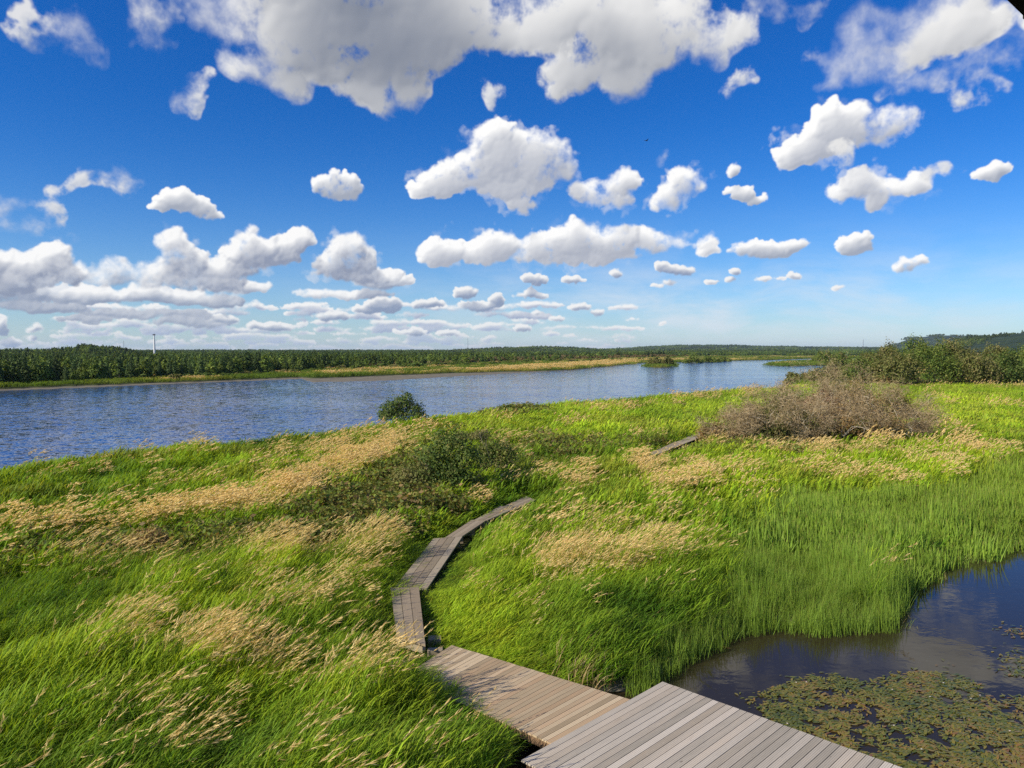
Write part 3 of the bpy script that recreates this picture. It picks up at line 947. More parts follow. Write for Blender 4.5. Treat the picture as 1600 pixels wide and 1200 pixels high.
def scatter(name, pts, rotz, scale, idx, tint, coll, label, cat, tilt=None):
    """one object: a cloud of points that a geometry-node tree turns into instances"""
    n = len(pts)
    me = bpy.data.meshes.new(name)
    me.vertices.add(n); me.vertices.foreach_set('co', np.asarray(pts, np.float32).ravel())
    rot = np.zeros((n, 3), np.float32); rot[:, 2] = rotz
    if tilt is not None: rot[:, :2] = tilt
    for an, ty, dat in (('rot', 'FLOAT_VECTOR', rot), ('scl', 'FLOAT_VECTOR', np.asarray(scale, np.float32)), ('tint', 'FLOAT_VECTOR', np.asarray(tint, np.float32))):
        a = me.attributes.new(an, ty, 'POINT'); a.data.foreach_set('vector', dat.ravel())
    a = me.attributes.new('idx', 'INT', 'POINT'); a.data.foreach_set('value', np.asarray(idx, np.int32))
    me.update()
    o = bpy.data.objects.new(name, me); COL.objects.link(o)
    g = bpy.data.node_groups.new(name + '_nodes', 'GeometryNodeTree')
    g.interface.new_socket('Geometry', in_out='INPUT', socket_type='NodeSocketGeometry')
    g.interface.new_socket('Geometry', in_out='OUTPUT', socket_type='NodeSocketGeometry')
    gi = g.nodes.new('NodeGroupInput'); go = g.nodes.new('NodeGroupOutput')
    ci_ = g.nodes.new('GeometryNodeCollectionInfo')
    ci_.inputs['Collection'].default_value = coll
    ci_.inputs['Separate Children'].default_value = True
    ci_.inputs['Reset Children'].default_value = True
    ip = g.nodes.new('GeometryNodeInstanceOnPoints')
    ip.inputs['Pick Instance'].default_value = True
    def attr(nm, ty):
        a_ = g.nodes.new('GeometryNodeInputNamedAttribute'); a_.data_type = ty; a_.inputs[0].default_value = nm
        return a_.outputs['Attribute']
    g.links.new(gi.outputs[0], ip.inputs['Points'])
    g.links.new(ci_.outputs[0], ip.inputs['Instance'])
    g.links.new(attr('idx', 'INT'), ip.inputs['Instance Index'])
    g.links.new(attr('rot', 'FLOAT_VECTOR'), ip.inputs['Rotation'])
    g.links.new(attr('scl', 'FLOAT_VECTOR'), ip.inputs['Scale'])
    g.links.new(ip.outputs[0], go.inputs[0])
    md = o.modifiers.new('scatter', 'NODES'); md.node_group = g
    tag(o, label, cat, kind='stuff')
    return o


# tufts: three grades of detail; the far ones are broader and coarser
G_LEAF = proto_set('grass_tuft', [leaf_grass(11 + i, 13, 4, 0.80, 0.013, 0.26, lw=1.25) for i in range(4)]
                   + [leaf_grass(21 + i, 15, 4, 0.80, 0.032, 0.45, lw=1.2) for i in range(3)]
                   + [leaf_grass(31 + i, 20, 3, 0.80, 0.075, 0.95, segs=2, lw=1.2) for i in range(3)], [m_grass])
G_PLUME = proto_set('plume_tuft', [plume_grass(41 + i, 10, 1.30, 0.012, 0.26, plume=0.24, pw=0.028) for i in range(4)]
                    + [plume_grass(51 + i, 15, 1.30, 0.030, 0.45, plume=0.28, pw=0.060, leafn=2) for i in range(3)]
                    + [plume_grass(61 + i, 22, 1.25, 0.060, 0.95, plume=0.36, pw=0.12, leafn=1) for i in range(3)], [m_grass, m_plume])
G_RUSH = proto_set('rush_tuft', [rush(71 + i, 38, 0.75, 0.009, 0.26) for i in range(3)] + [rush(75 + i, 40, 0.75, 0.03, 0.5) for i in range(2)], [m_rush])
G_HERB = proto_set('weed_tuft', [herb(81 + i, 16, 0.75, 0.30) for i in range(3)] + [herb(85 + i, 26, 0.75, 0.55, leaf=0.12, per=12) for i in range(2)], [m_herb])

# ------------------------------------------------------------------ the meadow's pattern (photograph pixels, carried to the ground)
TAN = [(75, 828, 110, 14, -4, 1.0), (200, 815, 70, 14, -10, 1.2), (290, 800, 70, 16, -12, 1.4), (380, 785, 80, 18, -16, 1.5), (470, 760, 70, 20, -26, 1.6), (545, 728, 60, 15, -28, 1.5), (590, 708, 30, 11, -30, 1.0),
       (100, 806, 90, 8, -4, 0.7), (400, 735, 130, 18, -12, 0.35), (480, 705, 110, 16, -10, 0.35),
       (420, 868, 90, 22, -8, 0.85), (560, 850, 70, 22, -12, 0.8), (390, 905, 60, 20, -25, 0.5), (510, 925, 80, 30, -25, 0.5), (430, 950, 60, 30, -20, 0.4),
       (210, 1012, 90, 20, 8, 0.8), (330, 1035, 80, 30, 6, 0.9), (410, 1050, 60, 36, -12, 1.0), (500, 1080, 60, 40, -30, 0.5), (585, 1010, 45, 60, -35, 0.6), (560, 960, 60, 30, -30, 0.5), (240, 1140, 110, 40, -15, 0.45), (280, 1175, 60, 20, -15, 0.5),
       (150, 940, 60, 14, 0, 0.35), (60, 890, 80, 20, 0, 0.25), (30, 1170, 60, 20, 0, 0.3),
       (900, 752, 44, 14, 8, 1.0), (985, 740, 40, 18, 20, 1.0), (1040, 765, 44, 16, -8, 1.0), (1000, 725, 30, 14, 20, 0.9), (850, 745, 60, 24, 0, 0.3),
       (860, 885, 46, 18, 12, 1.0), (830, 905, 50, 20, -30, 0.9), (930, 905, 60, 16, -10, 0.9), (985, 880, 50, 20, 10, 0.7), (880, 820, 60, 30, 0, 0.35), (960, 830, 60, 30, 0, 0.35), (1010, 860, 30, 30, 0, 0.5), (770, 815, 20, 12, 0, 0.9),
       (1110, 745, 60, 18, 15, 0.6), (1150, 780, 50, 20, 10, 0.4), (1090, 830, 40, 20, -20, 0.4),
       (1330, 745, 120, 14, 5, 0.6), (1420, 755, 90, 12, 8, 0.6), (1460, 735, 70, 12, 15, 0.8), (1510, 700, 60, 14, 25, 0.9), (1560, 720, 60, 10, 10, 0.3), (1370, 700, 150, 16, 0, 0.7), (1240, 705, 80, 12, 0, 0.6),
       (1460, 650, 40, 8, 5, 0.8), (1500, 620, 90, 5, 0, 0.4), (1540, 604, 120, 3, 0, 0.6), (1080, 676, 40, 10, 0, 0.9), (1130, 690, 40, 10, 0, 0.7), (1040, 690, 30, 10, 0, 0.3),
       (950, 640, 130, 10, -5, 0.40), (1120, 618, 120, 9, -4, 0.6), (760, 660, 90, 10, -6, 0.35), (640, 678, 70, 8, -6, 0.5), (640, 700, 50, 6, -6, 0.3), (800, 665, 60, 8, 0, 0.4), (940, 665, 90, 8, 0, 0.3),
       (250, 705, 200, 6, -9, 0.25), (120, 730, 120, 7, -8, 0.2), (725, 783, 20, 10, 0, 1.0), (745, 786, 20, 8, 0, 0.8), (60, 760, 100, 14, 0, 0.3), (560, 675, 60, 8, -5, 0.6)]
DARK = [(120, 1110, 300, 110, 0, 1.0), (80, 875, 140, 34, 0, 0.7), (480, 1165, 220, 46, 0, 0.9), (720, 1130, 60, 60, 0, 0.8), (560, 980, 60, 50, 0, 0.4), (330, 985, 70, 16, 0, 0.5), (1000, 940, 60, 40, 20, 0.5), (560, 760, 60, 14, -20, 0.6), (400, 1130, 120, 30, 0, .4)]
HERB = [(560, 800, 90, 40, -15, 1.0), (500, 770, 40, 30, -30, 0.5), (230, 860, 110, 18, 0, 0.8), (420, 840, 100, 14, 0, 0.7), (620, 750, 50, 30, -20, 0.9), (850, 700, 80, 16, 0, 0.35), (960, 690, 70, 10, 0, 0.3), (330, 830, 120, 12, 0, 0.4),
        (680, 775, 60, 22, 0, 0.5), (1200, 700, 120, 10, 0, 0.5), (880, 690, 50, 16, 0, 0.2), (100, 870, 100, 16, 0, 0.4), (800, 640, 40, 8, 0, 0.9)]
LIME = [(680, 730, 90, 40, 0, 0.5), (1300, 750, 260, 40, 0, 0.9), (1520, 640, 90, 26, 0, 1.2), (1100, 720, 160, 30, 0, 0.8), (900, 660, 200, 18, 0, 0.6), (740, 950, 90, 60, 0, 0.7), (800, 1000, 110, 40, 20, 0.8), (660, 810, 60, 30, 0, 0.7),
        (1000, 800, 120, 50, 0, 0.7), (300, 960, 80, 24, 0, 0.4), (300, 1090, 120, 30, 0, 0.3), (780, 870, 60, 40, 0, 0.6), (760, 650, 70, 14, 0, 0.8), (300, 720, 160, 14, 0, 0.4), (560, 890, 60, 20, 0, 0.3), (1430, 700, 180, 30, 0, 0.4)]
SEDGE_PX = [(985, 1085), (1010, 1020), (1050, 965), (1085, 920), (1110, 880), (1140, 830), (1175, 785), (1240, 772), (1330, 782), (1420, 778), (1500, 760), (1560, 730), (1620, 700), (1800, 690), (2200, 700), (2200, 790), (1900, 790), (1720, 812), (1600, 852), (1540, 868), (1480, 880),
            (1440, 905), (1410, 935), (1393, 980), (1330, 984), (1280, 990), (1215, 980), (1165, 986), (1125, 1008), (1080, 1030), (1035, 1060), (1000, 1085)]


def patch(px_, py_, L):
    s = np.zeros(px_.shape)
    for (x, y, rx, ry, ang, k) in L:
        a = math.radians(ang)
        dx_ = (px_ - x) * math.cos(a) + (py_ - y) * math.sin(a); dy_ = -(px_ - x) * math.sin(a) + (py_ - y) * math.cos(a)
        s = s + k * np.exp(-((dx_ / rx) ** 2 + (dy_ / ry) ** 2) ** 1.3)
    return s


def grid(d0, d1, step, half=0.80, seed=1):
    """jittered points over the part of the plain the camera could see, between two distances"""
    r = np.random.default_rng(seed)
    xs = np.arange(-d1, d1, step); ys = np.arange(-2, d1, step)
    X, Y = np.meshgrid(xs, ys)
    X = X + r.uniform(-0.5, 0.5, X.shape) * step; Y = Y + r.uniform(-0.5, 0.5, Y.shape) * step
    X, Y = X.ravel(), Y.ravel()
    d = np.hypot(X, Y); a = np.abs(np.arctan2(X, Y))
    k = (d >= d0) & (d < d1) & (a < half)
    return X[k], Y[k], r


def in_any(x, y, polys, m=0.0):
    k = np.zeros(x.shape, bool)
    for p_ in polys:
        p_ = np.array([[a[0], a[1]] for a in p_])
        k |= (sdist(x, y, p_) < m) if m else inside(x, y, p_)
    return k


sedge_poly = P2(SEDGE_PX, 0.1)
acc = {k: [] for k in ('leaf', 'plume', 'rush', 'herb')}
NEAR, MIDD = 27, 58
for lod, (d0, d1, step, size) in enumerate(((6.5, NEAR, 0.205, 1.0), (NEAR, MIDD, 0.36, 1.0), (MIDD, 170, 0.80, 1.0))):
    X, Y, r = grid(d0, d1, step, half=0.78 if lod else 0.86, seed=5 + lod)
    dr = sdist(X, Y, river_poly); dp = sdist(X, Y, pond_poly)
    sed = inside(X, Y, sedge_poly)
    ok = (dr > (0.0 if lod < 2 else 0.3)) & ((dp > 0.05) | sed)
    ok &= ~((Y > 100) & (X < -60))
    ok &= ~in_any(X, Y, [big_poly], 0.12) & ~in_any(X, Y, [bridge_poly], 0.05)
    ok &= ~in_any(X, Y, sec_w, 0.02 if lod == 0 else 0.08)
    X, Y, sed, dp, dr = X[ok], Y[ok], sed[ok], dp[ok], dr[ok]
    Z = height(X, Y)
    Z = np.where(sed, np.maximum(Z, -0.06), Z)
    # the pattern is judged where the tops of the grass show
    qx, qy = to_px(X, Y, 0.95 + 0 * X)
    tan = patch(qx, qy, TAN); hb = patch(qx, qy, HERB); lim = patch(qx, qy, LIME)
    na = fbm(X * 0.16 + 7, Y * 0.16 + 3, 400, 4); nb_ = fbm(X * 0.5 + 7, Y * 0.5 + 3, 410, 3); nc = fbm(X * 0.05 + 70, Y * 0.05 + 33, 420, 3); nw = fbm(X * 0.35 + Y * 0.1, Y * 0.8 - X * 0.2, 430, 3)
    nf = fbm(X * 0.75 + Y * 0.25, Y * 2.0 - X * 0.5, 450, 3)
    pt = np.minimum(tan, 1.8) ** 1.4 * 0.40 * np.clip(0.40 + 1.3 * nb_ + 1.4 * nw + 2.6 * nf + 0.5 * (tan > 1.1), 0.0, 2.4) + np.clip(nw * 0.30 + nb_ * 0.2 - 0.12, 0, 0.08) + 0.004
    pt = pt * (1.7, 1.0, 0.45)[lod]
    u = r.random(len(X))
    near_walk = np.full(len(X), 9.0)
    for s in sec_w:
        near_walk = np.minimum(near_walk, np.maximum(sdist(X, Y, np.array([[a[0], a[1]] for a in s])), 0))
    near_dk = np.minimum(np.maximum(sdist(X, Y, bridge_poly), 0), np.maximum(sdist(X, Y, big_poly), 0))
    typ = np.where(u < pt, 1, 0)
    typ = np.where((r.random(len(X)) < hb * 1.0), 3, typ)
    typ = np.where((near_walk < 0.9) | (near_dk < 1.0), 0, typ)
    # rushes thin out on the landward side
    sd_in = -sdist(X, Y, sedge_poly)
    typ = np.where(sed & (r.random(len(X)) < sstep(-0.2, 1.6, sd_in + (dp < 0.6) * 3)), 2, typ)
    hs_ = 0.98 + 0.28 * na + 0.50 * nb_ + 0.3 * nw + r.normal(0, 0.08, len(X))
    hs_ = np.clip(hs_, 0.5, 1.5)
    # lower growth beside boards, platform and where the right bank slopes to the platform
    low = sstep(0.0, 1.6, near_walk) * 0.62 + 0.38
    low = np.minimum(low, 1 - 0.62 * np.clip(patch(qx, qy, [(1040, 702, 40, 9, -24, 1), (1085, 684, 36, 9, -22, 1), (1065, 700, 50, 9, -20, .6)]), 0, 1))
    lowd = sstep(0.0, 1.5, near_dk) * 0.6 + 0.40
    hs_ = hs_ * np.minimum(low, lowd)
    lush = patch(qx, qy, [(760, 960, 120, 70, 20, 1), (700, 870, 50, 50, 0, 0.6)])
    hs_ = hs_ * (1 - 0.35 * np.clip(lush, 0, 1))
    hs_ = np.where(dr < 2.5, hs_ * (0.75 + 0.1 * dr), hs_)
    hs_ = hs_ * np.where(typ == 2, np.clip(0.75 + 0.12 * r.normal(0, 1, len(X)) + 0.25 * nb_, 0.45, 1.3) * 1.05 / np.maximum(np.minimum(low, lowd), 0.4), 1)
    # colour: dark green to yellow green
    warmth = np.clip(0.38 - 0.17 * patch(qx, qy, DARK) + 0.50 * lim + 0.55 * na + 0.25 * nb_ + 0.35 * nc + 0.25 * np.clip(tan, 0, 1) + sstep(22, 70, np.hypot(X, Y)) * 0.16, 0, 1.15)[:, None]
    base = np.array([[0.082, 0.190, 0.018]]) * (1 - warmth) + np.array([[0.36, 0.50, 0.030]]) * warmth
    olive = np.clip(sstep(-0.05, 0.35, fbm(X * 0.11 + 30, Y * 0.2 + 8, 440, 4)) * sstep(20, 50, np.hypot(X, Y)) * 0.5 + 0.02, 0, 1)[:, None]
    base = base * (1 - olive) + olive * np.array([[0.27, 0.27, 0.062]]) * (0.7 + 0.5 * warmth)
    base = base * (1 + 0.16 * r.normal(0, 1, (len(X), 1)))
    base = np.clip(base * (1 + 0.05 * r.normal(0, 1, (len(X), 3))), 0.005, 1)
    rushc = np.array([[0.21, 0.335, 0.048]]) * (1 + 0.25 * nb_[:, None] + 0.35 * nc[:, None]) + np.clip(sstep(25, 55, np.hypot(X, Y)), 0, 1)[:, None] * np.array([[0.06, 0.06, 0.0]])
    herbc = np.clip(1.0 + 0.5 * nb_[:, None] + 0.2 * r.normal(0, 1, (len(X), 1)), 0.4, 1.8) * np.array([[1.0, 1.0, 1.0]])
    rz = r.uniform(-0.5, 0.5, len(X)) + 0.5 * nc + 0.3 * na
    for key, tt in (('leaf', 0), ('plume', 1), ('rush', 2), ('herb', 3)):
        k = typ == tt
        if key == 'rush' and lod == 0: k &= (r.random(len(X)) < 1.0)
        n_ = int(k.sum())
        if not n_: continue
        if key in ('leaf', 'plume'):
            lo_, c_n = (0, 4) if lod == 0 else ((4, 3) if lod == 1 else (7, 3))
        elif key == 'rush': lo_, c_n = (0, 3) if lod == 0 else (3, 2)
        else: lo_, c_n = (0, 3) if lod == 0 else (3, 2)
        id_ = lo_ + r.integers(0, c_n, n_)
        s_ = hs_[k]; w_ = 0.85 + 0.3 * s_
        if key in ('rush', 'herb') and lod == 2: w_ = w_ * 1.7
        if key == 'plume': s_ = np.clip(s_, 0.75, 1.25)
        sc_ = np.stack([w_, w_, s_], -1)
        if key == 'plume': sc_[:, 0] = s_
        tn = rushc if key == 'rush' else (herbc if key == 'herb' else base)
        full_rot = r.uniform(-3.1, 3.1, n_) if key in ('rush', 'herb') else rz[k]
        acc[key].append((np.stack([X[k], Y[k], Z[k] - 0.03], -1), full_rot, sc_, id_, tn[k]))
for key, coll, nm, lb, cat in (('leaf', G_LEAF, 'grass', 'long green reed grass bent by the wind over the whole meadow', 'grass'),
                               ('plume', G_PLUME, 'flowering_grass', 'grass with tan feathery flower heads in drifts across the meadow', 'grass'),
                               ('rush', G_RUSH, 'rushes', 'upright thin green rushes standing in the shallow edge of the pond', 'rushes'),
                               ('herb', G_HERB, 'weeds', 'olive and brown leafy weeds growing among the grass', 'weeds')):
    a_ = acc[key]
    cat_ = [np.concatenate([q[i] for q in a_]) for i in range(5)]
    print(nm, len(cat_[0]))
    scatter(nm, cat_[0], cat_[1], cat_[2], cat_[3], cat_[4], coll, lb, cat)

# ------------------------------------------------------------------ platform, bridge deck and duckboards
m_deck = wood('platform_boards', (0.28, 0.25, 0.195), (0.58, 0.52, 0.43), grooves=4.0, warmth=0.3, warm=(0.50, 0.36, 0.22))
m_bridge = wood('bridge_boards', (0.29, 0.22, 0.13), (0.60, 0.48, 0.31), grooves=3.0, warmth=0.7, warm=(0.46, 0.28, 0.15))
m_walk = wood('duckboard_planks', (0.36, 0.29, 0.18), (0.70, 0.60, 0.42), grooves=0.0, warmth=0.5, warm=(0.40, 0.25, 0.15))
m_beam = wood('beams', (0.30, 0.17, 0.08), (0.50, 0.30, 0.15), grooves=0.0, warmth=0.4)


def board(mb, a, b, c, d, z1, th, idx, sag=0.0):
    """plank with corners a-b (one long side) and d-c (the other), top at z1"""
    r = random.Random(idx * 7 + 1)
    dz = r.uniform(-0.002, 0.002)
    v = [[p_[0], p_[1], z1 - th + dz] for p_ in (a, b, c, d)] + [[p_[0], p_[1], z1 + dz] for p_ in (a, b, c, d)]
    L = (Vector(b[:2]) - Vector(a[:2])).length
    mb.hexa(np.array(v, float), (r.uniform(0, 50), L, idx + 0.03, 0.94))


t_big = empty('viewing_platform', (*((cA + cB) * 0.5 + e_wid * 2), 0))
tag(t_big, 'large grey weathered ribbed plank platform at the pond edge, at the bottom of the photo', 'platform')
inv_b = t_big.matrix_world.copy(); off_b = Vector(t_big.location)


def local(mb, off):
    mb.v = [v - np.array(off, np.float32) for v in mb.v]
    return mb


mb = MB(); pitch_ = 0.1475; gap = 0.015
n_b = int(8.6 / pitch_)
for i in range(n_b):
    r = random.Random(i)
    a0 = cA + e_wid * (i * pitch_) - e_len * r.uniform(0.0, 0.008)
    b0 = cA + e_wid * (i * pitch_) + e_len * (LEN_BIG + r.uniform(0.0, 0.012))
    a1 = a0 + e_wid * (pitch_ - gap); b1 = b0 + e_wid * (pitch_ - gap)
    board(mb, a0, b0, b1, a1, DECK_Z, 0.032, i)
local(mb, off_b).build('decking', m_deck, t_big)
mb = MB()
def beam(mb, p, q, w, z0, z1, idx=0):
    d = (q - p).normalized(); s = Vector((-d.y, d.x)) * w / 2
    v = [[*(p - s), z0], [*(q - s), z0], [*(q + s), z0], [*(p + s), z0], [*(p - s), z1], [*(q - s), z1], [*(q + s), z1], [*(p + s), z1]]
    mb.hexa(np.array(v, float), (idx * 3.3, (q - p).length, idx + 0.1, 0.8))
for k, f in enumerate((0.06, 1.1, 2.15, 3.2, LEN_BIG - 0.12)):
    p = cA + e_len * f + e_wid * 0.03
    beam(mb, p, p + e_wid * 8.4, 0.048, DECK_Z - 0.034 - 0.17, DECK_Z - 0.034, k)
beam(mb, cA + e_len * 0.10 + e_wid * 0.003, cA + e_len * (LEN_BIG - 0.16) + e_wid * 0.003, 0.045, DECK_Z - 0.034 - 0.168, DECK_Z - 0.036, 9)
local(mb, off_b).build('frame', m_beam, t_big)
for f in (0.25, LEN_BIG - 0.3):
    for g_ in (0.3, 3.0, 5.7, 8.2):
        mb = MB(); p = cA + e_len * f + e_wid * g_
        mb.tube([[p.x, p.y, -0.9], [p.x, p.y, DECK_Z - 0.21]], 0.075, 10)
        local(mb, off_b).build('post', m_beam, t_big)

t_br = empty('bridge_deck', (*((right_edge[1] + left_edge[1]) * 0.5), 0))
tag(t_br, 'narrower brownish plank deck linking the grey platform to the duckboards, grass at both sides', 'deck')
off_r = Vector(t_br.location)


def polyline(pts, f):
    Ls = [(pts[i + 1] - pts[i]).length for i in range(len(pts) - 1)]
    s = f * sum(Ls)
    for i, l in enumerate(Ls):
        if s <= l or i == len(Ls) - 1: return pts[i].lerp(pts[i + 1], s / l)
        s -= l


Lr = sum((right_edge[i + 1] - right_edge[i]).length for i in range(2))
nb2 = int(Lr / 0.125)
mb = MB(); mlip = MB()
for i in range(nb2):
    f0, f1 = i / nb2, (i + 0.91) / nb2
    r = random.Random(i + 500)
    a, b = polyline(right_edge, f0), polyline(left_edge, f0)
    c, d = polyline(left_edge, f1), polyline(right_edge, f1)
    ex = (b - a).normalized() * r.uniform(0, 0.02)
    board(mb, a - ex * 0.5, b + ex, c + ex, d - ex * 0.5, BRIDGE_Z, 0.03, i + 200)
local(mb, off_r).build('decking', m_bridge, t_br)
mb = MB()
for (pl, ins) in ((left_edge, 0.07), (right_edge, 0.10)):
    oth = right_edge if pl is left_edge else left_edge
    for i in range(2):
        k0 = (oth[i] - pl[i]).normalized() * ins; k1 = (oth[i + 1] - pl[i + 1]).normalized() * ins
        beam(mb, pl[i] + k0, pl[i + 1] + k1, 0.05, BRIDGE_Z - 0.032 - 0.17, BRIDGE_Z - 0.032, i + 3)
mid_e = [(l + r_) * 0.5 for l, r_ in zip(left_edge, right_edge)]
for i in range(2): beam(mb, mid_e[i], mid_e[i + 1], 0.05, BRIDGE_Z - 0.032 - 0.16, BRIDGE_Z - 0.033, i + 6)
local(mb, off_r).build('frame', m_beam, t_br)
for pl in (left_edge, right_edge):
    oth = right_edge if pl is left_edge else left_edge
    for f in (0.08, 0.5, 0.92):
        p = polyline(pl, f).lerp(polyline(oth, f), 0.08)
        mb = MB(); mb.tube([[p.x, p.y, -0.8], [p.x, p.y, BRIDGE_Z - 0.21]], 0.06, 8)
        local(mb, off_r).build('post', m_beam, t_br)

SEC = [(3, 'first duckboard stretch, three wide planks beside the bridge deck', 0.10), (4, 'second duckboard stretch, four slanting planks, widest of the path', 0.0), (3, 'short duckboard stretch just past the widest one where the path bends right', 0.0),
       (3, 'duckboard stretch rising right between the grass, fourth from the bridge deck', 0.02), (3, 'duckboard stretch vanishing into grass near the dark green bushes', 0.0), (2, 'distant duckboard stretch in the meadow, nearer of two before the dead thicket', 0.12),
       (2, 'farthest duckboard stretch, ending at the foot of the dead thicket', 0.12)]
for si, (s, (n_p, lb, dz)) in enumerate(zip(sec_w, SEC)):
    c = sum(s, Vector((0, 0))) / 4
    t_w = empty('duckboard', (c.x, c.y, 0)); tag(t_w, lb, 'boardwalk', 'duckboards of the meadow path')
    zt = BOARD_Z + dz + si * 0.0
    for k in range(n_p):
        mb = MB(); r = random.Random(si * 10 + k)
        f0, f1 = k / n_p + 0.006, (k + 1) / n_p - 0.012
        e = r.uniform(-0.02, 0.02)
        a, d = s[0].lerp(s[1], f0), s[0].lerp(s[1], f1)
        b, c2 = s[3].lerp(s[2], f0), s[3].lerp(s[2], f1)
        ax = (b - a).normalized() * e
        L_ = 6
        for q in range(L_):      # each plank sags a little along its length
            g0, g1 = q / L_, (q + 1) / L_
            z0_, z1_ = (zt - 0.02 * math.sin(g * math.pi) * r.uniform(0.4, 1) * 0 + r.uniform(-0.001, 0.001) for g in (g0, g1))
            pa, pb = (a - ax).lerp(b + ax, g0), (a - ax).lerp(b + ax, g1); pd, pc = (d - ax).lerp(c2 + ax, g0), (d - ax).lerp(c2 + ax, g1)
            if q == 0: zs = zt - r.uniform(0, 0.01)
            v = [[pa.x, pa.y, zs - 0.05], [pb.x, pb.y, zs - 0.05], [pc.x, pc.y, zs - 0.05], [pd.x, pd.y, zs - 0.05], [pa.x, pa.y, zs], [pb.x, pb.y, zs], [pc.x, pc.y, zs], [pd.x, pd.y, zs]]
            mb.hexa(np.array(v), (k * 9 + si * 31 + g0 * 4, 4 / L_, si * 5 + k + 0.06, 0.88))
        local(mb, (c.x, c.y, 0)).build('plank', m_walk, t_w)
    for g in (0.06, 0.5, 0.94):
        p, q = s[0].lerp(s[3], g), s[1].lerp(s[2], g)
        mb = MB(); beam(mb, p.lerp(q, 0.04), p.lerp(q, 0.96), 0.12, zt - 0.30, zt - 0.058, 40 + si)
        local(mb, (c.x, c.y, 0)).build('sleeper', m_walk, t_w)
# two timber blocks used as steps
for (x, y, w, d_, z, lb) in ((679, 996, 0.32, 0.30, 0.44, 'upper weathered timber block beside the first duckboard stretch'), (680, 1014, 0.36, 0.20, 0.50, 'lower timber block between duckboards and bridge deck')):
    p = at(x, y, z)
    me = MB(); me.box(-w / 2, w / 2, -d_ / 2, d_ / 2, -0.30, 0.0, uv=(x, w, x * 1.0 // 1 + 0.1, 0.8))
    o = me.build('timber_step', m_walk, None, loc=(p.x, p.y, z)); o.rotation_euler.z = 0.1
    b_ = o.modifiers.new('bevel', 'BEVEL'); b_.width = 0.012; b_.segments = 2
    tag(o, lb, 'step', 'timber steps at the bridge deck')

# ------------------------------------------------------------------ floating leaves on the pond
m_pad = leafy('pond_leaves', [(0.075, 0.10, 0.018), (0.14, 0.15, 0.024), (0.22, 0.18, 0.032), (0.25, 0.145, 0.040), (0.19, 0.09, 0.035)], trans=0.15, spec=0.35, rough=0.35)
mat_px = [(1185, 1108), (1215, 1080), (1245, 1066), (1290, 1058), (1330, 1064), (1360, 1075), (1385, 1066), (1425, 1050), (1470, 1052), (1510, 1066), (1535, 1085), (1570, 1098), (1610, 1092), (1700, 1085), (1800, 1120), (1800, 1500), (1500, 1500), (1330, 1230)]
mp = P2(mat_px)
r = np.random.default_rng(77)
n_ = 60000
x = r.uniform(mp[:, 0].min(), mp[:, 0].max(), n_); y = r.uniform(mp[:, 1].min() - 0.0, mp[:, 1].max(), n_)
d_in = -sdist(x, y, mp)
nn = fbm(x * 0.9, y * 0.9, 600, 4); n2_ = fbm(x * 0.35, y * 0.35, 610, 3)
cl = fbm(x * 2.6, y * 2.6, 620, 2)
keep = (d_in > -0.25 + 0.3 * nn) & (r.random(n_) < np.clip(0.54 + 1.0 * cl + 0.5 * nn + 0.15 * n2_, 0.03, 0.97) * np.clip(0.25 + d_in * 1.4 + 0.35, 0.08, 1))
keep &= ~inside(x, y, big_poly)
x, y = x[keep], y[keep]
ex_ = P2([(1592, 992), (1596, 1035), (1590, 1050), (1175, 1096), (1178, 1100), (1172, 1092), (1480, 1040), (1500, 1062), (1235, 1060), (1440, 1046), (1120, 1010)])
ex_ = np.repeat(ex_, 7, 0) + r.normal(0, 0.14, (77, 2))
ex2 = P2([(1600, 990), (1604, 1030), (1600, 1050)]); ex2 = np.repeat(ex2, 90, 0) + r.normal(0, 0.30, (270, 2)) * np.array([1, 1])
x = np.concatenate([x, ex_[:, 0], ex2[:, 0]]); y = np.concatenate([y, ex_[:, 1], ex2[:, 1]])
n_ = len(x)
cl = fbm(x * 0.8 + 5, y * 0.8, 630, 3)
ang = 0.35 + 1.0 * fbm(x * 0.5, y * 0.5, 640, 2) + r.normal(0, 0.75, n_) + np.where(r.random(n_) < 0.5, np.pi, 0)
L = 0.125 * r.uniform(0.6, 1.45, n_); W = L * r.uniform(0.22, 0.36, n_)
dxy = np.stack([np.cos(ang), np.sin(ang)], -1); sxy = np.stack([-np.sin(ang), np.cos(ang)], -1)
c0 = np.stack([x, y], -1)
z = 0.006 + 0.016 * r.random(n_); tz = r.uniform(-0.004, 0.03, n_) * (r.random(n_) < 0.5)
ts = [0, .22, .55, .82, 1.0]; ws = [0.25, 0.95, 1.0, 0.6, 0.0]
rows_ = []
for tt_, w_ in zip(ts, ws):
    cxy = c0 + dxy * (L * (tt_ - 0.5))[:, None]
    for sg in (-1, 1):
        rows_.append(np.concatenate([cxy + sxy * (W * w_ * 0.5 * sg)[:, None], (z + tz * tt_ + 0.004 * (w_ > 0.9))[:, None]], -1))
Vv = np.stack(rows_, 1).reshape(-1, 3)
b0 = (np.arange(n_) * 10)[:, None]; s_ = np.arange(4)[None] * 2
F_ = np.stack([b0 + s_, b0 + s_ + 1, b0 + s_ + 3, b0 + s_ + 2], -1).reshape(-1, 4)
u = np.clip(0.34 + 0.36 * cl + 0.20 * r.normal(0, 1, n_), 0, 1)
mb = MB(); mb.add(Vv, F_, np.stack([np.repeat(u, 10), np.tile(np.repeat(ts, 2), n_)], -1))
o = mb.build('floating_leaves', m_pad); tag(o, 'mat of narrow olive and rust coloured leaves floating on the dark pond', 'pond plants', kind='stuff')
m_pet = leafy('petals', [(0.75, 0.62, 0.60), (0.8, 0.75, 0.72)], trans=0.2)
mb = MB()
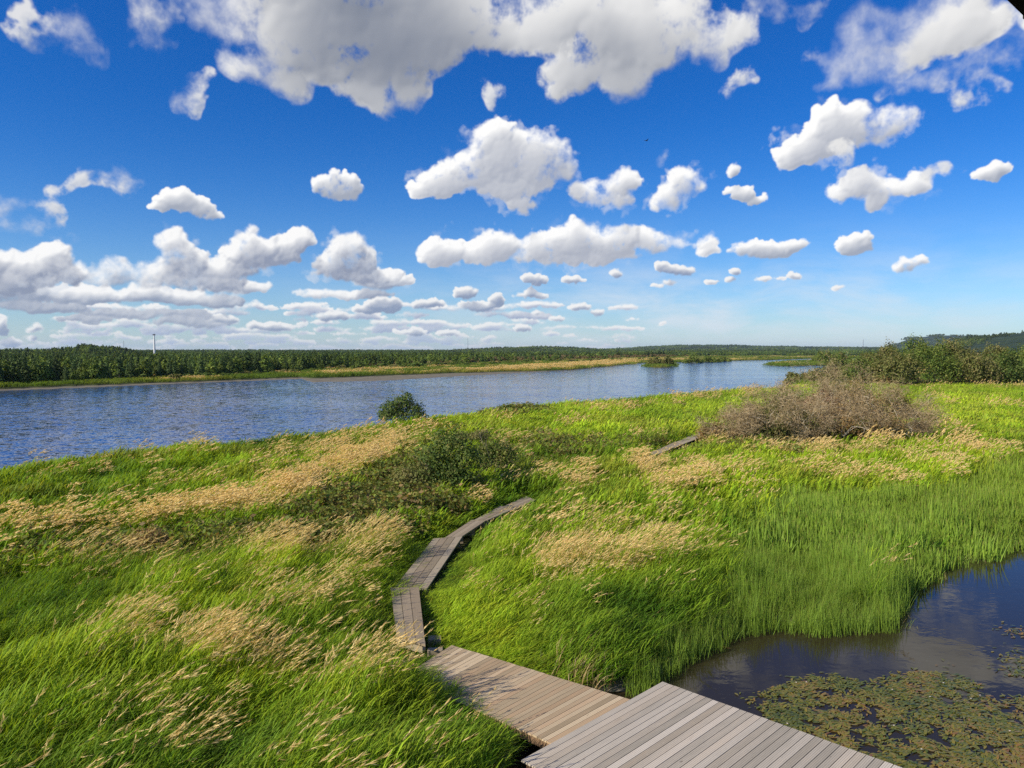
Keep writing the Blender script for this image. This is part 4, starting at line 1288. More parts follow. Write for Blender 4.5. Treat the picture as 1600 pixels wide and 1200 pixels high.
for i in range(26):
    j = r.integers(0, n_ - 400); p = (x[j], y[j])
    for q in range(5):
        a = q * 1.256 + i
        v = [[p[0], p[1], 0.035], [p[0] + math.cos(a - .4) * .014, p[1] + math.sin(a - .4) * .014, 0.05], [p[0] + math.cos(a) * .026, p[1] + math.sin(a) * .026, 0.05], [p[0] + math.cos(a + .4) * .014, p[1] + math.sin(a + .4) * .014, 0.05]]
        mb.add(v, [[0, 1, 2, 3]], [[0.5, 0.5]] * 4)
o = mb.build('pond_flowers', m_pet); tag(o, 'scattered tiny pale flowers among the floating pond leaves', 'flowers', kind='stuff')
# a small patch of grass blades lying on the water by the far rushes
mb = MB()
for (x_, y_, rx, ry, n_) in ((1520, 875, 26, 4, 120), (1570, 856, 30, 4, 120), (1455, 905, 30, 10, 60), (1410, 965, 20, 20, 50)):
    for i in range(n_):
        p = at(x_ + random.gauss(0, rx * .6), y_ + random.gauss(0, ry * .6), 0.0)
        a = blades(1, 0, random.uniform(.15, .4), 0.016, random.uniform(20, 75), 30, segs=3, seed=i + int(x_), az_free=1.0)
        mb.add(a[0] + np.array([p.x, p.y, 0.0]), a[1], a[2])
m_fg = leafy('lying_grass', [(0.12, 0.20, 0.04), (0.2, 0.26, 0.06), (0.32, 0.26, 0.12)], trans=0.35)
o = mb.build('water_grass', m_fg); tag(o, 'sparse thin grass blades poking out of the pond by the rushes', 'grass', kind='stuff')
# the tawny dead tuft beside the bridge deck
mb = MB()
for (x_, y_, rx, ry, n_) in ((895, 975, 26, 34, 150), (915, 1035, 40, 24, 190), (870, 1010, 26, 26, 60), (1000, 965, 46, 30, 60), (730, 900, 14, 10, 20)):
    for i in range(n_):
        p = at(x_ + random.gauss(0, rx * .5), y_ + random.gauss(0, ry * .5) + 14, 0.35)
        a = blades(1, 0, random.uniform(.4, 0.85), 0.018, random.uniform(6, 30), 60, segs=4, seed=i + int(x_), az_free=0.7)
        mb.add(a[0] + np.array([p.x, p.y, 0.12]), a[1], a[2])
m_dry = leafy('dry_grass', [(0.26, 0.17, 0.07), (0.42, 0.30, 0.14), (0.5, 0.40, 0.22)], trans=0.3)
o = mb.build('dry_grass', m_dry); tag(o, 'tawny dead grass blades in the tufts above the bridge deck', 'grass', kind='stuff')

# ------------------------------------------------------------------ trees and bushes
def cards(P_, nrm, size, aspect=0.6, u=None, seed=0, up=0.0):
    """diamond leaves / leaf sprays at points, facing roughly along nrm"""
    r = np.random.default_rng(seed)
    n = len(P_)
    nn = nrm + r.normal(0, 0.55, (n, 3)); nn[:, 2] += up
    nn /= np.linalg.norm(nn, axis=1)[:, None] + 1e-9
    a = np.cross(nn, r.normal(0, 1, (n, 3))); a /= np.linalg.norm(a, axis=1)[:, None] + 1e-9
    b = np.cross(nn, a)
    s = (size * r.uniform(0.6, 1.5, n))[:, None]
    q = np.stack([P_ - a * s, P_ + b * s * aspect + nn * s * 0.15, P_ + a * s, P_ - b * s * aspect + nn * s * 0.15], 1).reshape(-1, 3)
    F_ = (np.arange(n) * 4)[:, None] + np.arange(4)[None]
    if u is None: u = r.random(n)
    return q, F_, np.stack([np.repeat(np.clip(u, 0.001, 0.999), 4), np.tile([0, .5, 1, .5], n)], -1)


def blob_leaves(mb, blobs, n, size, seed, aspect=0.6, inner=0.35, ruff=0.25, mat=0, low=-0.5):
    """leaves in uneven shells round a set of ellipsoid clumps (cx, cy, cz, rx, ry, rz)"""
    r = np.random.default_rng(seed)
    B = np.array(blobs, float)
    vol = (B[:, 3] * B[:, 4] * B[:, 5]) ** (2 / 3); k = r.choice(len(B), n, p=vol / vol.sum())
    d = r.normal(0, 1, (n, 3)); d /= np.linalg.norm(d, axis=1)[:, None]
    d[:, 2] = np.where(d[:, 2] < low, -d[:, 2], d[:, 2])
    # lumps: push the shell in and out
    ph = r.uniform(0, 6.28, (len(B), 3))
    lump = np.sin(d[:, 0] * 5 + ph[k, 0]) * np.sin(d[:, 1] * 5 + ph[k, 1]) + 0.6 * np.sin(d[:, 2] * 7 + d[:, 0] * 4 + ph[k, 2])
    q = (1 - inner * r.random(n) ** 1.5) * (1 + ruff * 0.5 * lump + ruff * 0.25 * r.normal(0, 1, n))
    P_ = B[k, :3] + d * B[k, 3:] * q[:, None]
    cu = r.random(len(B))
    u = np.clip(0.5 + 0.22 * lump + 0.25 * (cu[k] - 0.5) + 0.22 * r.normal(0, 1, n), 0, 1)
    a = cards(P_, d, size, aspect, u, seed + 1, up=0.2)
    mb.add(a[0], a[1], a[2], mat)


def branchy(mb, root, height_, spread, n, seed, r0=0.05, depth=3, curve=0.4, sides=4, mat=0, upb=0.75, tips=None, jitter=0.35, u=None):
    """forking stems"""
    r = random.Random(seed)
    def grow(p, d, L, rad, lev):
        pts = [p]; k = 4 if lev < 2 else 3
        for i in range(k):
            d = (d + Vector((r.gauss(0, jitter), r.gauss(0, jitter), r.gauss(0, jitter * 0.6))) * curve).normalized()
            p = p + d * (L / k); pts.append(p)
        mb.tube([list(q) for q in pts], np.linspace(rad, rad * 0.45, len(pts)), sides if lev < 2 else 3, uvx=r.random() if u is None else u, mat=mat)
        if lev >= depth:
            if tips is not None: tips.append(p)
            return
        for c in range(r.randint(2, 4)):
            j = r.randint(1, len(pts) - 1)
            nd = (d + Vector((r.gauss(0, 0.75), r.gauss(0, 0.75), r.gauss(0.15, 0.45)))).normalized()
            grow(pts[j], nd, L * r.uniform(0.45, 0.75), rad * 0.5, lev + 1)
    for i in range(n):
        a = r.uniform(0, 6.28); s = r.uniform(0.15, 1.0)
        d = Vector((math.cos(a) * spread * s, math.sin(a) * spread * s, height_ * upb)).normalized()
        b = Vector(root) + Vector((math.cos(a), math.sin(a), 0)) * spread * 0.18 * s
        grow(b, d, height_ * r.uniform(0.4, 0.65), r0 * r.uniform(0.6, 1.1), 0)


m_bark = bark('bark', (0.09, 0.075, 0.06), (0.17, 0.15, 0.125))
m_birch = bark('pale_bark', (0.35, 0.34, 0.31), (0.62, 0.60, 0.56))
m_twig = leafy('dead_twigs', [(0.17, 0.12, 0.055), (0.28, 0.205, 0.105), (0.38, 0.295, 0.17), (0.68, 0.60, 0.45)], trans=0.0, rough=0.8)
m_leafd = leafy('dark_leaves', [(0.050, 0.090, 0.024), (0.085, 0.140, 0.030), (0.13, 0.185, 0.042), (0.20, 0.21, 0.06)], trans=0.3)
m_leafm = leafy('mid_leaves', [(0.065, 0.115, 0.024), (0.11, 0.17, 0.032), (0.17, 0.225, 0.045), (0.24, 0.25, 0.06)], trans=0.35)
m_leafo = leafy('olive_leaves', [(0.09, 0.115, 0.030), (0.155, 0.18, 0.048), (0.22, 0.22, 0.07), (0.28, 0.235, 0.10)], trans=0.35)
m_leafb = leafy('brown_leaves', [(0.19, 0.115, 0.045), (0.31, 0.20, 0.08), (0.38, 0.27, 0.12), (0.26, 0.25, 0.07)], trans=0.3)
m_leafr = leafy('rusty_leaves', [(0.16, 0.055, 0.035), (0.24, 0.09, 0.055), (0.22, 0.13, 0.08)], trans=0.3)
m_need = leafy('needles', [(0.034, 0.070, 0.022), (0.055, 0.10, 0.030), (0.085, 0.135, 0.038), (0.12, 0.165, 0.045)], trans=0.1)
m_fardeci = leafy('far_leaves', [(0.065, 0.12, 0.028), (0.11, 0.175, 0.036), (0.16, 0.23, 0.046), (0.22, 0.26, 0.06)], trans=0.3)
m_farrust = leafy('far_rust', [(0.17, 0.12, 0.055), (0.23, 0.17, 0.075), (0.19, 0.19, 0.06)], trans=0.3)
m_woodn = leafy('wood_needles', [(0.034, 0.070, 0.022), (0.055, 0.10, 0.030), (0.085, 0.135, 0.038), (0.12, 0.165, 0.045)], trans=0.1, instancer=True)
m_woodl = leafy('wood_leaves', [(0.065, 0.12, 0.028), (0.11, 0.175, 0.036), (0.16, 0.23, 0.046), (0.22, 0.26, 0.06)], trans=0.3, instancer=True)


def bush(name, x, y, blobs, n, size,  leafmat, label, cat='bush', group=None, stems=5, h=2.0, seed=0, twigs=0, extra=(), low=-0.3, part='foliage'):
    z = float(height(np.array([x]), np.array([y]))[0])
    t_ = empty(name, (x, y, z)); tag(t_, label, cat, group)
    if cat == 'bush' and group != 'bushes on islet and far bank': blobs = [(a, b, c * 1.25, d * 1.05, e, f * 1.25) for a, b, c, d, e, f in blobs]; h *= 1.3
    mb = MB(); blob_leaves(mb, blobs, n, size, seed, low=low, inner=0.5, ruff=0.42)
    mb.build(part, leafmat, t_)
    for (bl, nn_, sz, m_, nm) in extra:
        mb = MB(); blob_leaves(mb, bl, nn_, sz, seed + 9, low=-0.6); mb.build(nm, m_, t_)
    w = max(abs(b[0]) + b[3] for b in blobs)
    mb = MB(); branchy(mb, (0, 0, -0.1), h, w * 0.8, stems, seed, r0=0.03 * h / 2, depth=3)
    mb.build('branches', m_bark if not twigs else m_twig, t_)
    return t_


def lumps(w, d, h, n, seed, base=0.15, r=0.35):
    q = random.Random(seed); out_ = []
    for i in range(n):
        a = q.uniform(0, 6.28); s = math.sqrt(q.random())
        x, y = math.cos(a) * s, math.sin(a) * s
        top = h * (1 - 0.45 * s * s) * q.uniform(0.75, 1.0)
        rr = q.uniform(0.7, 1.2) * r
        rz = min(top * 0.5, h * rr * 1.2)
        out_.append((x * w * (1 - rr * 0.5), y * d * (1 - rr * 0.5), max(top - rz, rz * 0.6), w * rr, d * rr, rz))
    return out_


p = at(624, 668, 0.4)      # the round bush on the river bank
bush('willow_bush', p.x, p.y + 1.0, [(-0.9, 0, 1.3, 1.2, 1.2, 0.85), (0.0, 0.3, 1.5, 1.1, 1.2, 0.95), (0.55, 0, 2.05, 0.75, 0.8, 0.75), (1.25, 0.2, 1.3, 1.0, 1.0, 0.75), (-0.3, -0.2, 0.8, 1.7, 1.3, 0.7), (1.6, 0, 0.85, 0.8, 1.0, 0.6), (-1.5, 0, 0.9, 0.7, .9, .6)], 5200, 0.085, m_leafd,
     'lone round dark green bush on the river bank at the grass edge', h=2.5, seed=3, stems=7)
p = at(795, 650, 0.4)
bush('willow_bush', p.x, p.y, lumps(1.5, 1.0, 1.15, 6, 5), 1200, 0.09, m_leafm, 'low green bush on the river bank, right of the round dark bush', h=0.9, seed=5, stems=4)
p = at(710, 783, 0.4)
bush('willow_bush', p.x - 0.1, p.y + 0.8, [(-0.9, 0, 1.35, 1.1, 1.0, 0.95), (-0.2, 0.2, 1.95, 1.0, 1.0, 0.85), (0.6, 0, 1.4, 0.9, 1.0, 0.95), (-0.5, -0.4, 0.9, 1.2, 0.9, 0.8), (0.25, -0.3, 0.7, 1.0, .8, .65)], 7000, 0.060, m_leafd,
     'dark glossy green bush left of the duckboard bend, largest of its clump', group='bushes by the path bend', h=2.2, seed=11, stems=7)
p = at(775, 757, 0.4)
bush('willow_bush', p.x, p.y + 0.6, [(-0.4, 0, 1.15, 0.8, 0.8, 0.8), (0.4, 0.2, 1.1, 0.7, 0.8, 0.75), (0, -0.3, 0.7, 1.0, 0.8, 0.6)], 2400, 0.06, m_leafo,
     'olive brown half bare bush behind the dark green one at the path bend', group='bushes by the path bend', h=2.2, seed=12, stems=8, extra=[([(0, 0, 1.2, 1.2, 1.0, 1.1)], 1500, 0.06, m_leafm, 'green_leaves')])
p = at(645, 785, 0.4)
bush('willow_bush', p.x, p.y + 0.6, [(-0.4, 0, 0.7, 0.7, 0.8, 0.55), (0.3, 0, 0.85, 0.65, 0.8, 0.6), (0, -0.3, 0.5, 0.9, 0.7, 0.4)], 3600, 0.055, m_leafo,
     'low olive bush left of the dark green bush at the path bend', group='bushes by the path bend', h=1.4, seed=13, stems=6)
p = at(815, 772, 0.4)
bush('willow_bush', p.x, p.y + 0.8, [(-0.4, 0, 0.55, 0.9, 0.9, 0.45), (0.5, 0, 0.5, 0.8, 0.8, 0.4)], 2200, 0.055, m_leafm,
     'low leafy green bush just above the end of the near duckboards', group='bushes by the path bend', h=1.0, seed=14, stems=6)
p = at(735, 712, 0.4)
bush('willow_bush', p.x, p.y + 0.3, [(-0.5, 0, 0.75, 0.8, 0.8, 0.5), (0.5, 0, 0.8, 0.8, 0.8, 0.5)], 2600, 0.07, m_leafo,
     'yellowish olive bush behind the dark green bush, towards the river', group='bushes by the path bend', h=1.5, seed=15, stems=6)
p = at(232, 888, 0.4)
bush('dock_plant', p.x, p.y + 0.2, [(-0.35, 0, 0.85, 0.5, 0.45, 0.45), (0.35, 0, 0.8, 0.45, 0.4, 0.4), (0.05, 0, 1.15, 0.4, 0.4, 0.3)], 1500, 0.035, m_leafb,
     'dark reddish brown seeding weed clump amid grass on the left', cat='weed', h=1.2, seed=16, stems=7, twigs=1)

# the big half-dead willow thicket
def thicket(x, y, w, d, h, seed, label, green=0.0, leaf=m_leafb, nleaf=900, stems=9, pale=0, lean=(0, 0)):
    z = float(height(np.array([x]), np.array([y]))[0])
    t_ = empty('dead_willow', (x, y, z)); tag(t_, label, 'bush', 'half dead willows of the thicket')
    mb = MB(); tips = []
    branchy(mb, (0, 0, -0.1), h * 1.05, w * 0.95, stems, seed, r0=0.05, depth=4, tips=tips, jitter=0.42, upb=0.62, curve=0.6)
    mb.build('branches', m_twig, t_)
    r = np.random.default_rng(seed)
    # fine twigs round the tips
    T_ = np.array([list(q) for q in tips]); k = r.integers(0, len(T_), 5200)
    P_ = T_[k] + r.normal(0, 0.20, (len(k), 3)); dd = r.normal(0, 1, (len(k), 3)); dd[:, 2] = dd[:, 2] * 0.7 + 0.25; dd /= np.linalg.norm(dd, axis=1)[:, None]
    L = r.uniform(0.15, 0.55, len(k))[:, None]; sd = np.cross(dd, r.normal(0, 1, (len(k), 3))); sd /= np.linalg.norm(sd, axis=1)[:, None]
    ww = 0.011
    q = np.stack([P_ - sd * ww, P_ + sd * ww, P_ + dd * L + sd * ww * 0.4, P_ + dd * L - sd * ww * 0.4], 1).reshape(-1, 3)
    mb = MB(); u = np.clip(r.normal(0.42, 0.2, len(k)), 0, 0.8)
    mb.add(q, (np.arange(len(k)) * 4)[:, None] + np.arange(4)[None], np.stack([np.repeat(u, 4), np.full(len(k) * 4, .2)], -1))
    mb.build('twigs', m_twig, t_)
    mb = MB(); blob_leaves(mb, lumps(w, d, h * 0.95, 14, seed, r=0.32), int(nleaf * 2.6), 0.075, seed, inner=0.8, ruff=0.4); mb.build('dry_leaves', leaf, t_)
    if green:
        mb = MB(); blob_leaves(mb, lumps(w * 0.8, d * 0.8, h * 0.6, 8, seed + 3, r=0.28), int(green * 6), 0.08, seed + 4, inner=0.7, ruff=0.4); mb.build('green_leaves', m_leafo, t_)
    if pale:
        mb = MB(); branchy(mb, (lean[0], -d * 0.7, 0.2), h * 0.8, w * 0.9, pale, seed + 50, r0=0.032, depth=2, jitter=0.5, curve=0.8, upb=0.55, u=0.97, sides=4)
        mb.build('bare_limbs', m_twig, t_)
    return t_


TH = [(1150, 700, 2.6, 1.8, 2.1, 'low brown willow at the left end of the thicket, beside the far duckboards', 1500, m_leafb, 900, 0),
      (1205, 702, 2.4, 1.8, 3.0, 'willow with olive leaves left of the thicket middle, front row', 1500, m_leafo, 1300, 0),
      (1255, 704, 2.5, 1.8, 3.0, 'darker green leafed willow in the thicket front, below the rusty one', 2800, m_leafo, 1500, 1),
      (1320, 700, 2.8, 2.0, 3.2, 'grey brown bare willow at the front middle of the thicket', 700, m_leafb, 800, 3),
      (1385, 700, 2.8, 2.0, 3.0, 'bare grey willow right of the thicket middle, dark gap at its foot', 500, m_leafb, 600, 4),
      (1440, 694, 2.6, 1.8, 2.2, 'low pale bare willow sprawling at the right end of the thicket', 200, m_leafb, 300, 4),
      (1290, 672, 2.6, 2.0, 3.3, 'rusty red leafed willow in the centre of the thicket', 500, m_leafr, 2600, 1),
      (1350, 668, 3.0, 2.2, 4.2, 'tall bare willow at the back centre of the thicket with pale limbs', 1500, m_leafb, 900, 4),
      (1240, 664, 3.0, 2.2, 3.4, 'brownish willow at the back left of the thicket towards the river', 2600, m_leafo, 1400, 1),
      (1410, 664, 3.0, 2.2, 3.6, 'grey willow with many bare limbs at the back right of the thicket', 500, m_leafb, 700, 4),
      (1320, 640, 3.4, 2.4, 4.4, 'tallest olive topped willow at the far back of the thicket', 3200, m_leafo, 1600, 2),
      (1180, 668, 2.6, 1.8, 1.9, 'low tawny willow at the back left corner of the thicket', 900, m_leafb, 900, 0)]
for i, (x_, y_, w_, d_, h_, lb, gr, lm, nl, pale) in enumerate(TH):
    p = at(x_, y_, 0.4)
    thicket(p.x, p.y + 1.2, w_ * 1.08, d_, h_ * 1.36, 300 + i * 7, lb, gr, lm, nl, pale=pale)


# the tall willow belt beyond, on the right
def belt(px, base_y, top_y, wpx, seed, label, lm=m_leafo, n=6500, extra=(), group='willows of the belt on the right', stems=5, size=0.15):
    p = at(px, base_y, 0.4); dd = p.y
    h = top_z(top_y, dd) - 0.3; w = wpx / FPX * dd / 2
    h = h * 1.14
    bl = lumps(w, w * 0.8, h, 13, seed, r=0.33)
    return bush('willow_tree', p.x, p.y, bl, n, size * dd / 130, lm, label, cat='tree', group=group, stems=stems, h=h * 0.6, seed=seed, extra=extra, low=-0.5, part='crown')


BELT = [(1250, 597, 573, 60, 'small olive willow by the water behind the thicket, lowest of the belt', m_leafo), (1300, 601, 566, 70, 'olive willow above the dead thicket where the belt begins', m_leafo),
        (1352, 604, 556, 84, 'dense green willow, second of the belt from the water', m_leafm), (1405, 606, 545, 90, 'rounded olive willow in the belt above the bare limbs', m_leafo), (1455, 605, 536, 96, 'tall yellow green willow with the highest crown of the belt', m_leafm),
        (1510, 605, 545, 90, 'brownish green willow in the belt behind the bright grass', m_leafo), (1560, 604, 545, 90, 'dark green willow near the right end of the belt', m_leafd), (1610, 603, 547, 90, 'willow at the right edge of the photo with shaded foot', m_leafm),
        (1670, 603, 545, 100, 'willow of the belt just past the right edge', m_leafo), (1740, 603, 548, 100, 'willow of the belt well past the right edge', m_leafm),
        (1375, 588, 537, 80, 'back row willow between the second and third of the belt', m_leafo), (1435, 586, 530, 84, 'back row willow behind the rounded olive one', m_leafm), (1490, 586, 529, 84, 'back row willow right of the highest crown', m_leafo),
        (1545, 586, 533, 84, 'back row willow with browner top near the dark hill', m_leafo), (1600, 586, 536, 84, 'back row willow at the right edge before the dark hill', m_leafm), (1660, 586, 536, 90, 'back row willow beyond the right edge', m_leafo)]
for i, (px_, by, ty, w_, lb, lm) in enumerate(BELT):
    ex_b = [([(0, -0.5, 1.6, w_ / FPX * 140 / 2.4, 1.6, 1.4)], 700, 0.18, m_leafb, 'dry_leaves')] if i in (2, 3, 5, 6, 7) else ()
    belt(px_, by, ty, w_, 500 + i * 3, lb, lm, extra=ex_b)
FARB = [(1310, 572, 545, 50, 'bushy green willow at the head of the reed spit'), (1345, 570, 541, 56, 'far green willow right of the spit head'), (1385, 568, 537, 60, 'far willow behind the belt with dark round top'), (1290, 566, 549, 40, 'small far willow where the spit meets land')]
for i, (px_, by, ty, w_, lb) in enumerate(FARB): belt(px_, by, ty, w_, 560 + i * 3, lb, m_leafm, n=3200, group='far willows behind the spit', stems=6, size=0.12)
ISL = [(1024, 571, 558, 26, 'left grey green bush on the little islet'), (1042, 571.5, 557, 20, 'right grey green bush on the little islet'), (1082, 566, 551, 34, 'left olive bush of the three on the far bank right of the islet'), (1108, 565, 550, 34, 'middle and tallest olive bush on the far bank right of the islet'),
       (1130, 564, 553, 26, 'right bush of the three on the far bank beyond the islet')]
for i, (px_, by, ty, w_, lb) in enumerate(ISL): belt(px_, by, ty, w_, 590 + i * 3, lb, m_leafo if i < 2 else m_leafm, n=1600, group='bushes on islet and far bank', stems=6, size=0.10)


# ------------------------------------------------------------------ wood on the far bank
def deci(seed, h=5.0, w=1.6, n=1500, size=0.20):
    q = random.Random(seed); mb = MB(); bl = []
    for i in range(9):
        f = 0.25 + 0.72 * (i / 8) ** 0.9; s = math.sin(min(1, (1 - f) * 1.35 + 0.12) * math.pi / 2)
        a = i * 2.4 + q.random(); rr = w * s * q.uniform(0.45, 0.65)
        bl.append((math.cos(a) * w * s * 0.45, math.sin(a) * w * s * 0.45, h * f - rr * 0.3, rr, rr, max(rr * 0.95, h * 0.11)))
    blob_leaves(mb, bl, n, size, seed, inner=0.4)
    return mb


def conif(seed, h=6.5, w=1.25, n=1400, size=0.19):
    r = np.random.default_rng(seed); mb = MB()
    f = 1 - np.sqrt(r.random(n)) * 0.95; f = 0.06 + 0.94 * (1 - np.sqrt(1 - r.random(n) * 0.995))
    tier = np.abs(((f * 9 + r.uniform(0, .2)) % 1) - 0.5) * 2
    rad = w * (1 - f) ** 0.85 * (0.55 + 0.45 * tier) * np.sqrt(r.uniform(0.25, 1, n))
    a = r.uniform(0, 6.28, n) ; az_l = 1 + 0.2 * np.sin(a * 3 + f * 20)
    P_ = np.stack([np.cos(a) * rad * az_l, np.sin(a) * rad * az_l, f * h], -1)
    nr = np.stack([np.cos(a), np.sin(a), np.full(n, 0.5)], -1)
    c = cards(P_, nr, size * (0.5 + 0.7 * (1 - f)), 0.45, np.clip(r.normal(0.5, 0.25, n), 0, 1), seed)
    mb.add(*c); return mb


def trunk(h, r0, seed):
    mb = MB(); q = random.Random(seed); pts = [[0, 0, -0.2]]
    for i in range(1, 6): pts.append([q.gauss(0, 0.05) * i * 0.5, q.gauss(0, 0.05) * i * 0.5, h * i / 5])
    mb.tube(pts, np.linspace(r0, r0 * 0.2, 6), 6)
    for i in range(5):
        z = h * q.uniform(0.25, 0.8); a = q.uniform(0, 6.28)
        mb.tube([[0, 0, z], [math.cos(a) * h * .12, math.sin(a) * h * .12, z + h * .1]], [r0 * 0.4, r0 * 0.1], 4)
    return mb


KIND = []
for i in range(4): KIND.append(('birch_tree', deci(700 + i, 5.0, 2.1).mesh('birch_crown'), trunk(4.2, 0.10, i).mesh('birch_trunk'), m_fardeci, m_birch))
for i in range(3): KIND.append(('spruce_tree', conif(720 + i, 6.8, 1.45).mesh('spruce_crown'), trunk(6.0, 0.11, i + 9).mesh('spruce_trunk'), m_need, m_bark))
for i in range(2): KIND.append(('pine_tree', deci(740 + i, 6.2, 1.3, 700).mesh('pine_crown'), trunk(5.6, 0.12, i + 19).mesh('pine_trunk'), m_need, m_bark))
front = P2([(-260, 612), (-100, 607), (0, 603), (100, 599), (200, 594.5), (300, 590.5), (400, 585.5), (500, 580), (600, 574.5), (700, 570), (800, 566.5), (900, 563), (1000, 559.5), (1100, 557), (1300, 554.5), (1500, 553)], 0.35)
q = random.Random(41)
segl = np.hypot(*np.diff(front, axis=0).T); cum = np.concatenate([[0], np.cumsum(segl)])
TLAB = {'birch_tree': 'small leafy green tree in the front row of the wood on the far river bank', 'spruce_tree': 'small dark pointed spruce in the front row of the wood on the far river bank', 'pine_tree': 'small dark narrow pine in the front row of the wood on the far river bank'}
s_ = 2.0; nt_ = 0
while s_ < cum[-1] and nt_ < 230:
    i = int(np.searchsorted(cum, s_) - 1); f = (s_ - cum[i]) / segl[i]; a = front[i] * (1 - f) + front[i + 1] * f
    dd = math.hypot(*a)
    pxx = 800 + FPX * a[0] / a[1]
    if pxx > 900: break
    back = q.uniform(0, 3.0) * dd / 150
    x_, y_ = a[0] * (1 + back / dd), a[1] * (1 + back / dd)
    k = q.choices(range(9), [3, 3, 3, 3, .8, .8, .8, 1, 1])[0]
    nm, cm_, tm_, lm, bm_ = KIND[k]
    sc_ = q.uniform(0.5, 1.05) * (0.95 if dd < 250 else 1.0)
    z = float(height(np.array([x_]), np.array([y_]))[0])
    t_ = empty(nm, (x_, y_, z), q.uniform(0, 6.28)); t_.scale = (sc_ * q.uniform(0.9, 1.25),) * 2 + (sc_,)
    tag(t_, TLAB[nm], 'tree', nm.replace('_', ' ') + 's of the front row of the far wood')
    link('crown', cm_, lm, t_); link('trunk', tm_, bm_, t_)
    nt_ += 1
    s_ += q.uniform(1.6, 3.0) * max(1, dd / 170)
print('front trees', nt_)

WOOD = bpy.data.collections.new('wood_prototypes')
def wproto(i, mb, m):
    me = mb.mesh('wood_%02d' % i); me.materials.append(m); o = bpy.data.objects.new('wood_%02d' % i, me); WOOD.objects.link(o)
for i in range(4): wproto(i, deci(800 + i, 5.2, 2.1, 800, 0.26), m_woodl)
for i in range(4): wproto(4 + i, conif(820 + i, 6.6, 1.5, 700, 0.25), m_woodn)
for i in range(2): wproto(8 + i, deci(840 + i, 3.0, 2.2, 420, 0.32), m_farrust)


def big_clump(seed, con):
    mb = MB(); q2 = random.Random(seed)
    for i in range(12):
        x_, y_ = q2.uniform(-14, 14), q2.uniform(-14, 14); s = q2.uniform(0.8, 1.2)
        a = (conif(seed + i, 11 * s, 3.0, 110, 1.0) if q2.random() < con else deci(seed + i, 9.5 * s, 3.4, 110, 1.0))
        for v, f, l, uv in zip(a.v, a.f, a.l, a.uv):
            mb.add(v + np.array([x_, y_, 0]), l.reshape(-1, 4), uv)
    return mb


for i in range(3): wproto(10 + i, big_clump(860 + i * 20, 0.7), m_woodn)
wproto(13, big_clump(940, 0.2), m_woodl)
r = np.random.default_rng(99)
pts, idx, scl = [], [], []
def wood_ring(d0, d1, k_sp, sp_min, kind):
    d = d0
    while d < d1:
        sp = max(sp_min, d * k_sp)
        n_ = int(1.56 * d / sp)
        a = np.linspace(-0.78, 0.78, n_) + r.uniform(-.5, .5, n_) * 1.56 / n_
        dd = d + r.uniform(-.5, .5, n_) * sp
        pts.append((np.sin(a) * dd, np.cos(a) * dd, np.full(n_, kind)))
        d += sp
wood_ring(135, 900, 0.011, 3.0, 0)
wood_ring(900, 6500, 0.013, 22, 1)
X = np.concatenate([p_[0] for p_ in pts]); Y = np.concatenate([p_[1] for p_ in pts]); K = np.concatenate([p_[2] for p_ in pts])
wood_area = np.concatenate([front, [[9000, 9000], [0, 20000], [-12000, 9000], [-600, 250]]])
nn = fbm(X / np.hypot(X, Y) * 30, np.log(np.hypot(X, Y)) * 9, 700, 3)
ok = inside(X, Y, wood_area) & ~((K == 0) & (nn < -0.42) & (np.hypot(X, Y) > 260))
X, Y, K, nn = X[ok], Y[ok], K[ok], nn[ok]
PX = 800 + FPX * X / Y
dist_ = np.hypot(X, Y)
con = np.clip(0.42 + nn * 0.9 + (PX < 420) * 0.08, 0.05, 0.95)
rust = (K == 0) & (PX > 560) & (pdist(X, Y, front, False) < dist_ * 0.16 * sstep(500, 1000, PX)) 
id0 = np.where(r.random(len(X)) < con, 4 + r.integers(0, 4, len(X)), r.integers(0, 4, len(X)))
id0 = np.where(rust & (r.random(len(X)) < 0.8), 8 + r.integers(0, 2, len(X)), id0)
id1 = np.where(r.random(len(X)) < con + 0.15, 10 + r.integers(0, 3, len(X)), 13)
ID = np.where(K == 0, id0, id1)
S = r.uniform(0.5, 1.12, len(X)) * np.where(K == 0, 0.92, 0.52 + 0.48 * sstep(1100, 3000, dist_))
S = S * (1 + 0.38 * nn)
n2b = fbm(X / np.hypot(X, Y) * 14 + 3, np.log(np.hypot(X, Y)) * 6, 720, 3)
WT = np.clip(1.05 + 0.75 * n2b + 0.22 * r.normal(0, 1, len(X)), 0.45, 2.0)[:, None] * np.array([[1.05, 1.0, 0.95]])
Wd = S * r.uniform(0.95, 1.3, len(X)) * np.where(K == 0, 1.0 + sstep(300, 900, dist_) * 0.6, 1.0 + sstep(1500, 5000, dist_) * 0.8)
print('wood', len(X))
scatter('far_wood', np.stack([X, Y, height(X, Y) - 0.1], -1), r.uniform(-3, 3, len(X)), np.stack([Wd, Wd, S], -1), ID, WT, WOOD,
        'mixed spruce and birch wood covering the far bank and the low hills', 'wood')

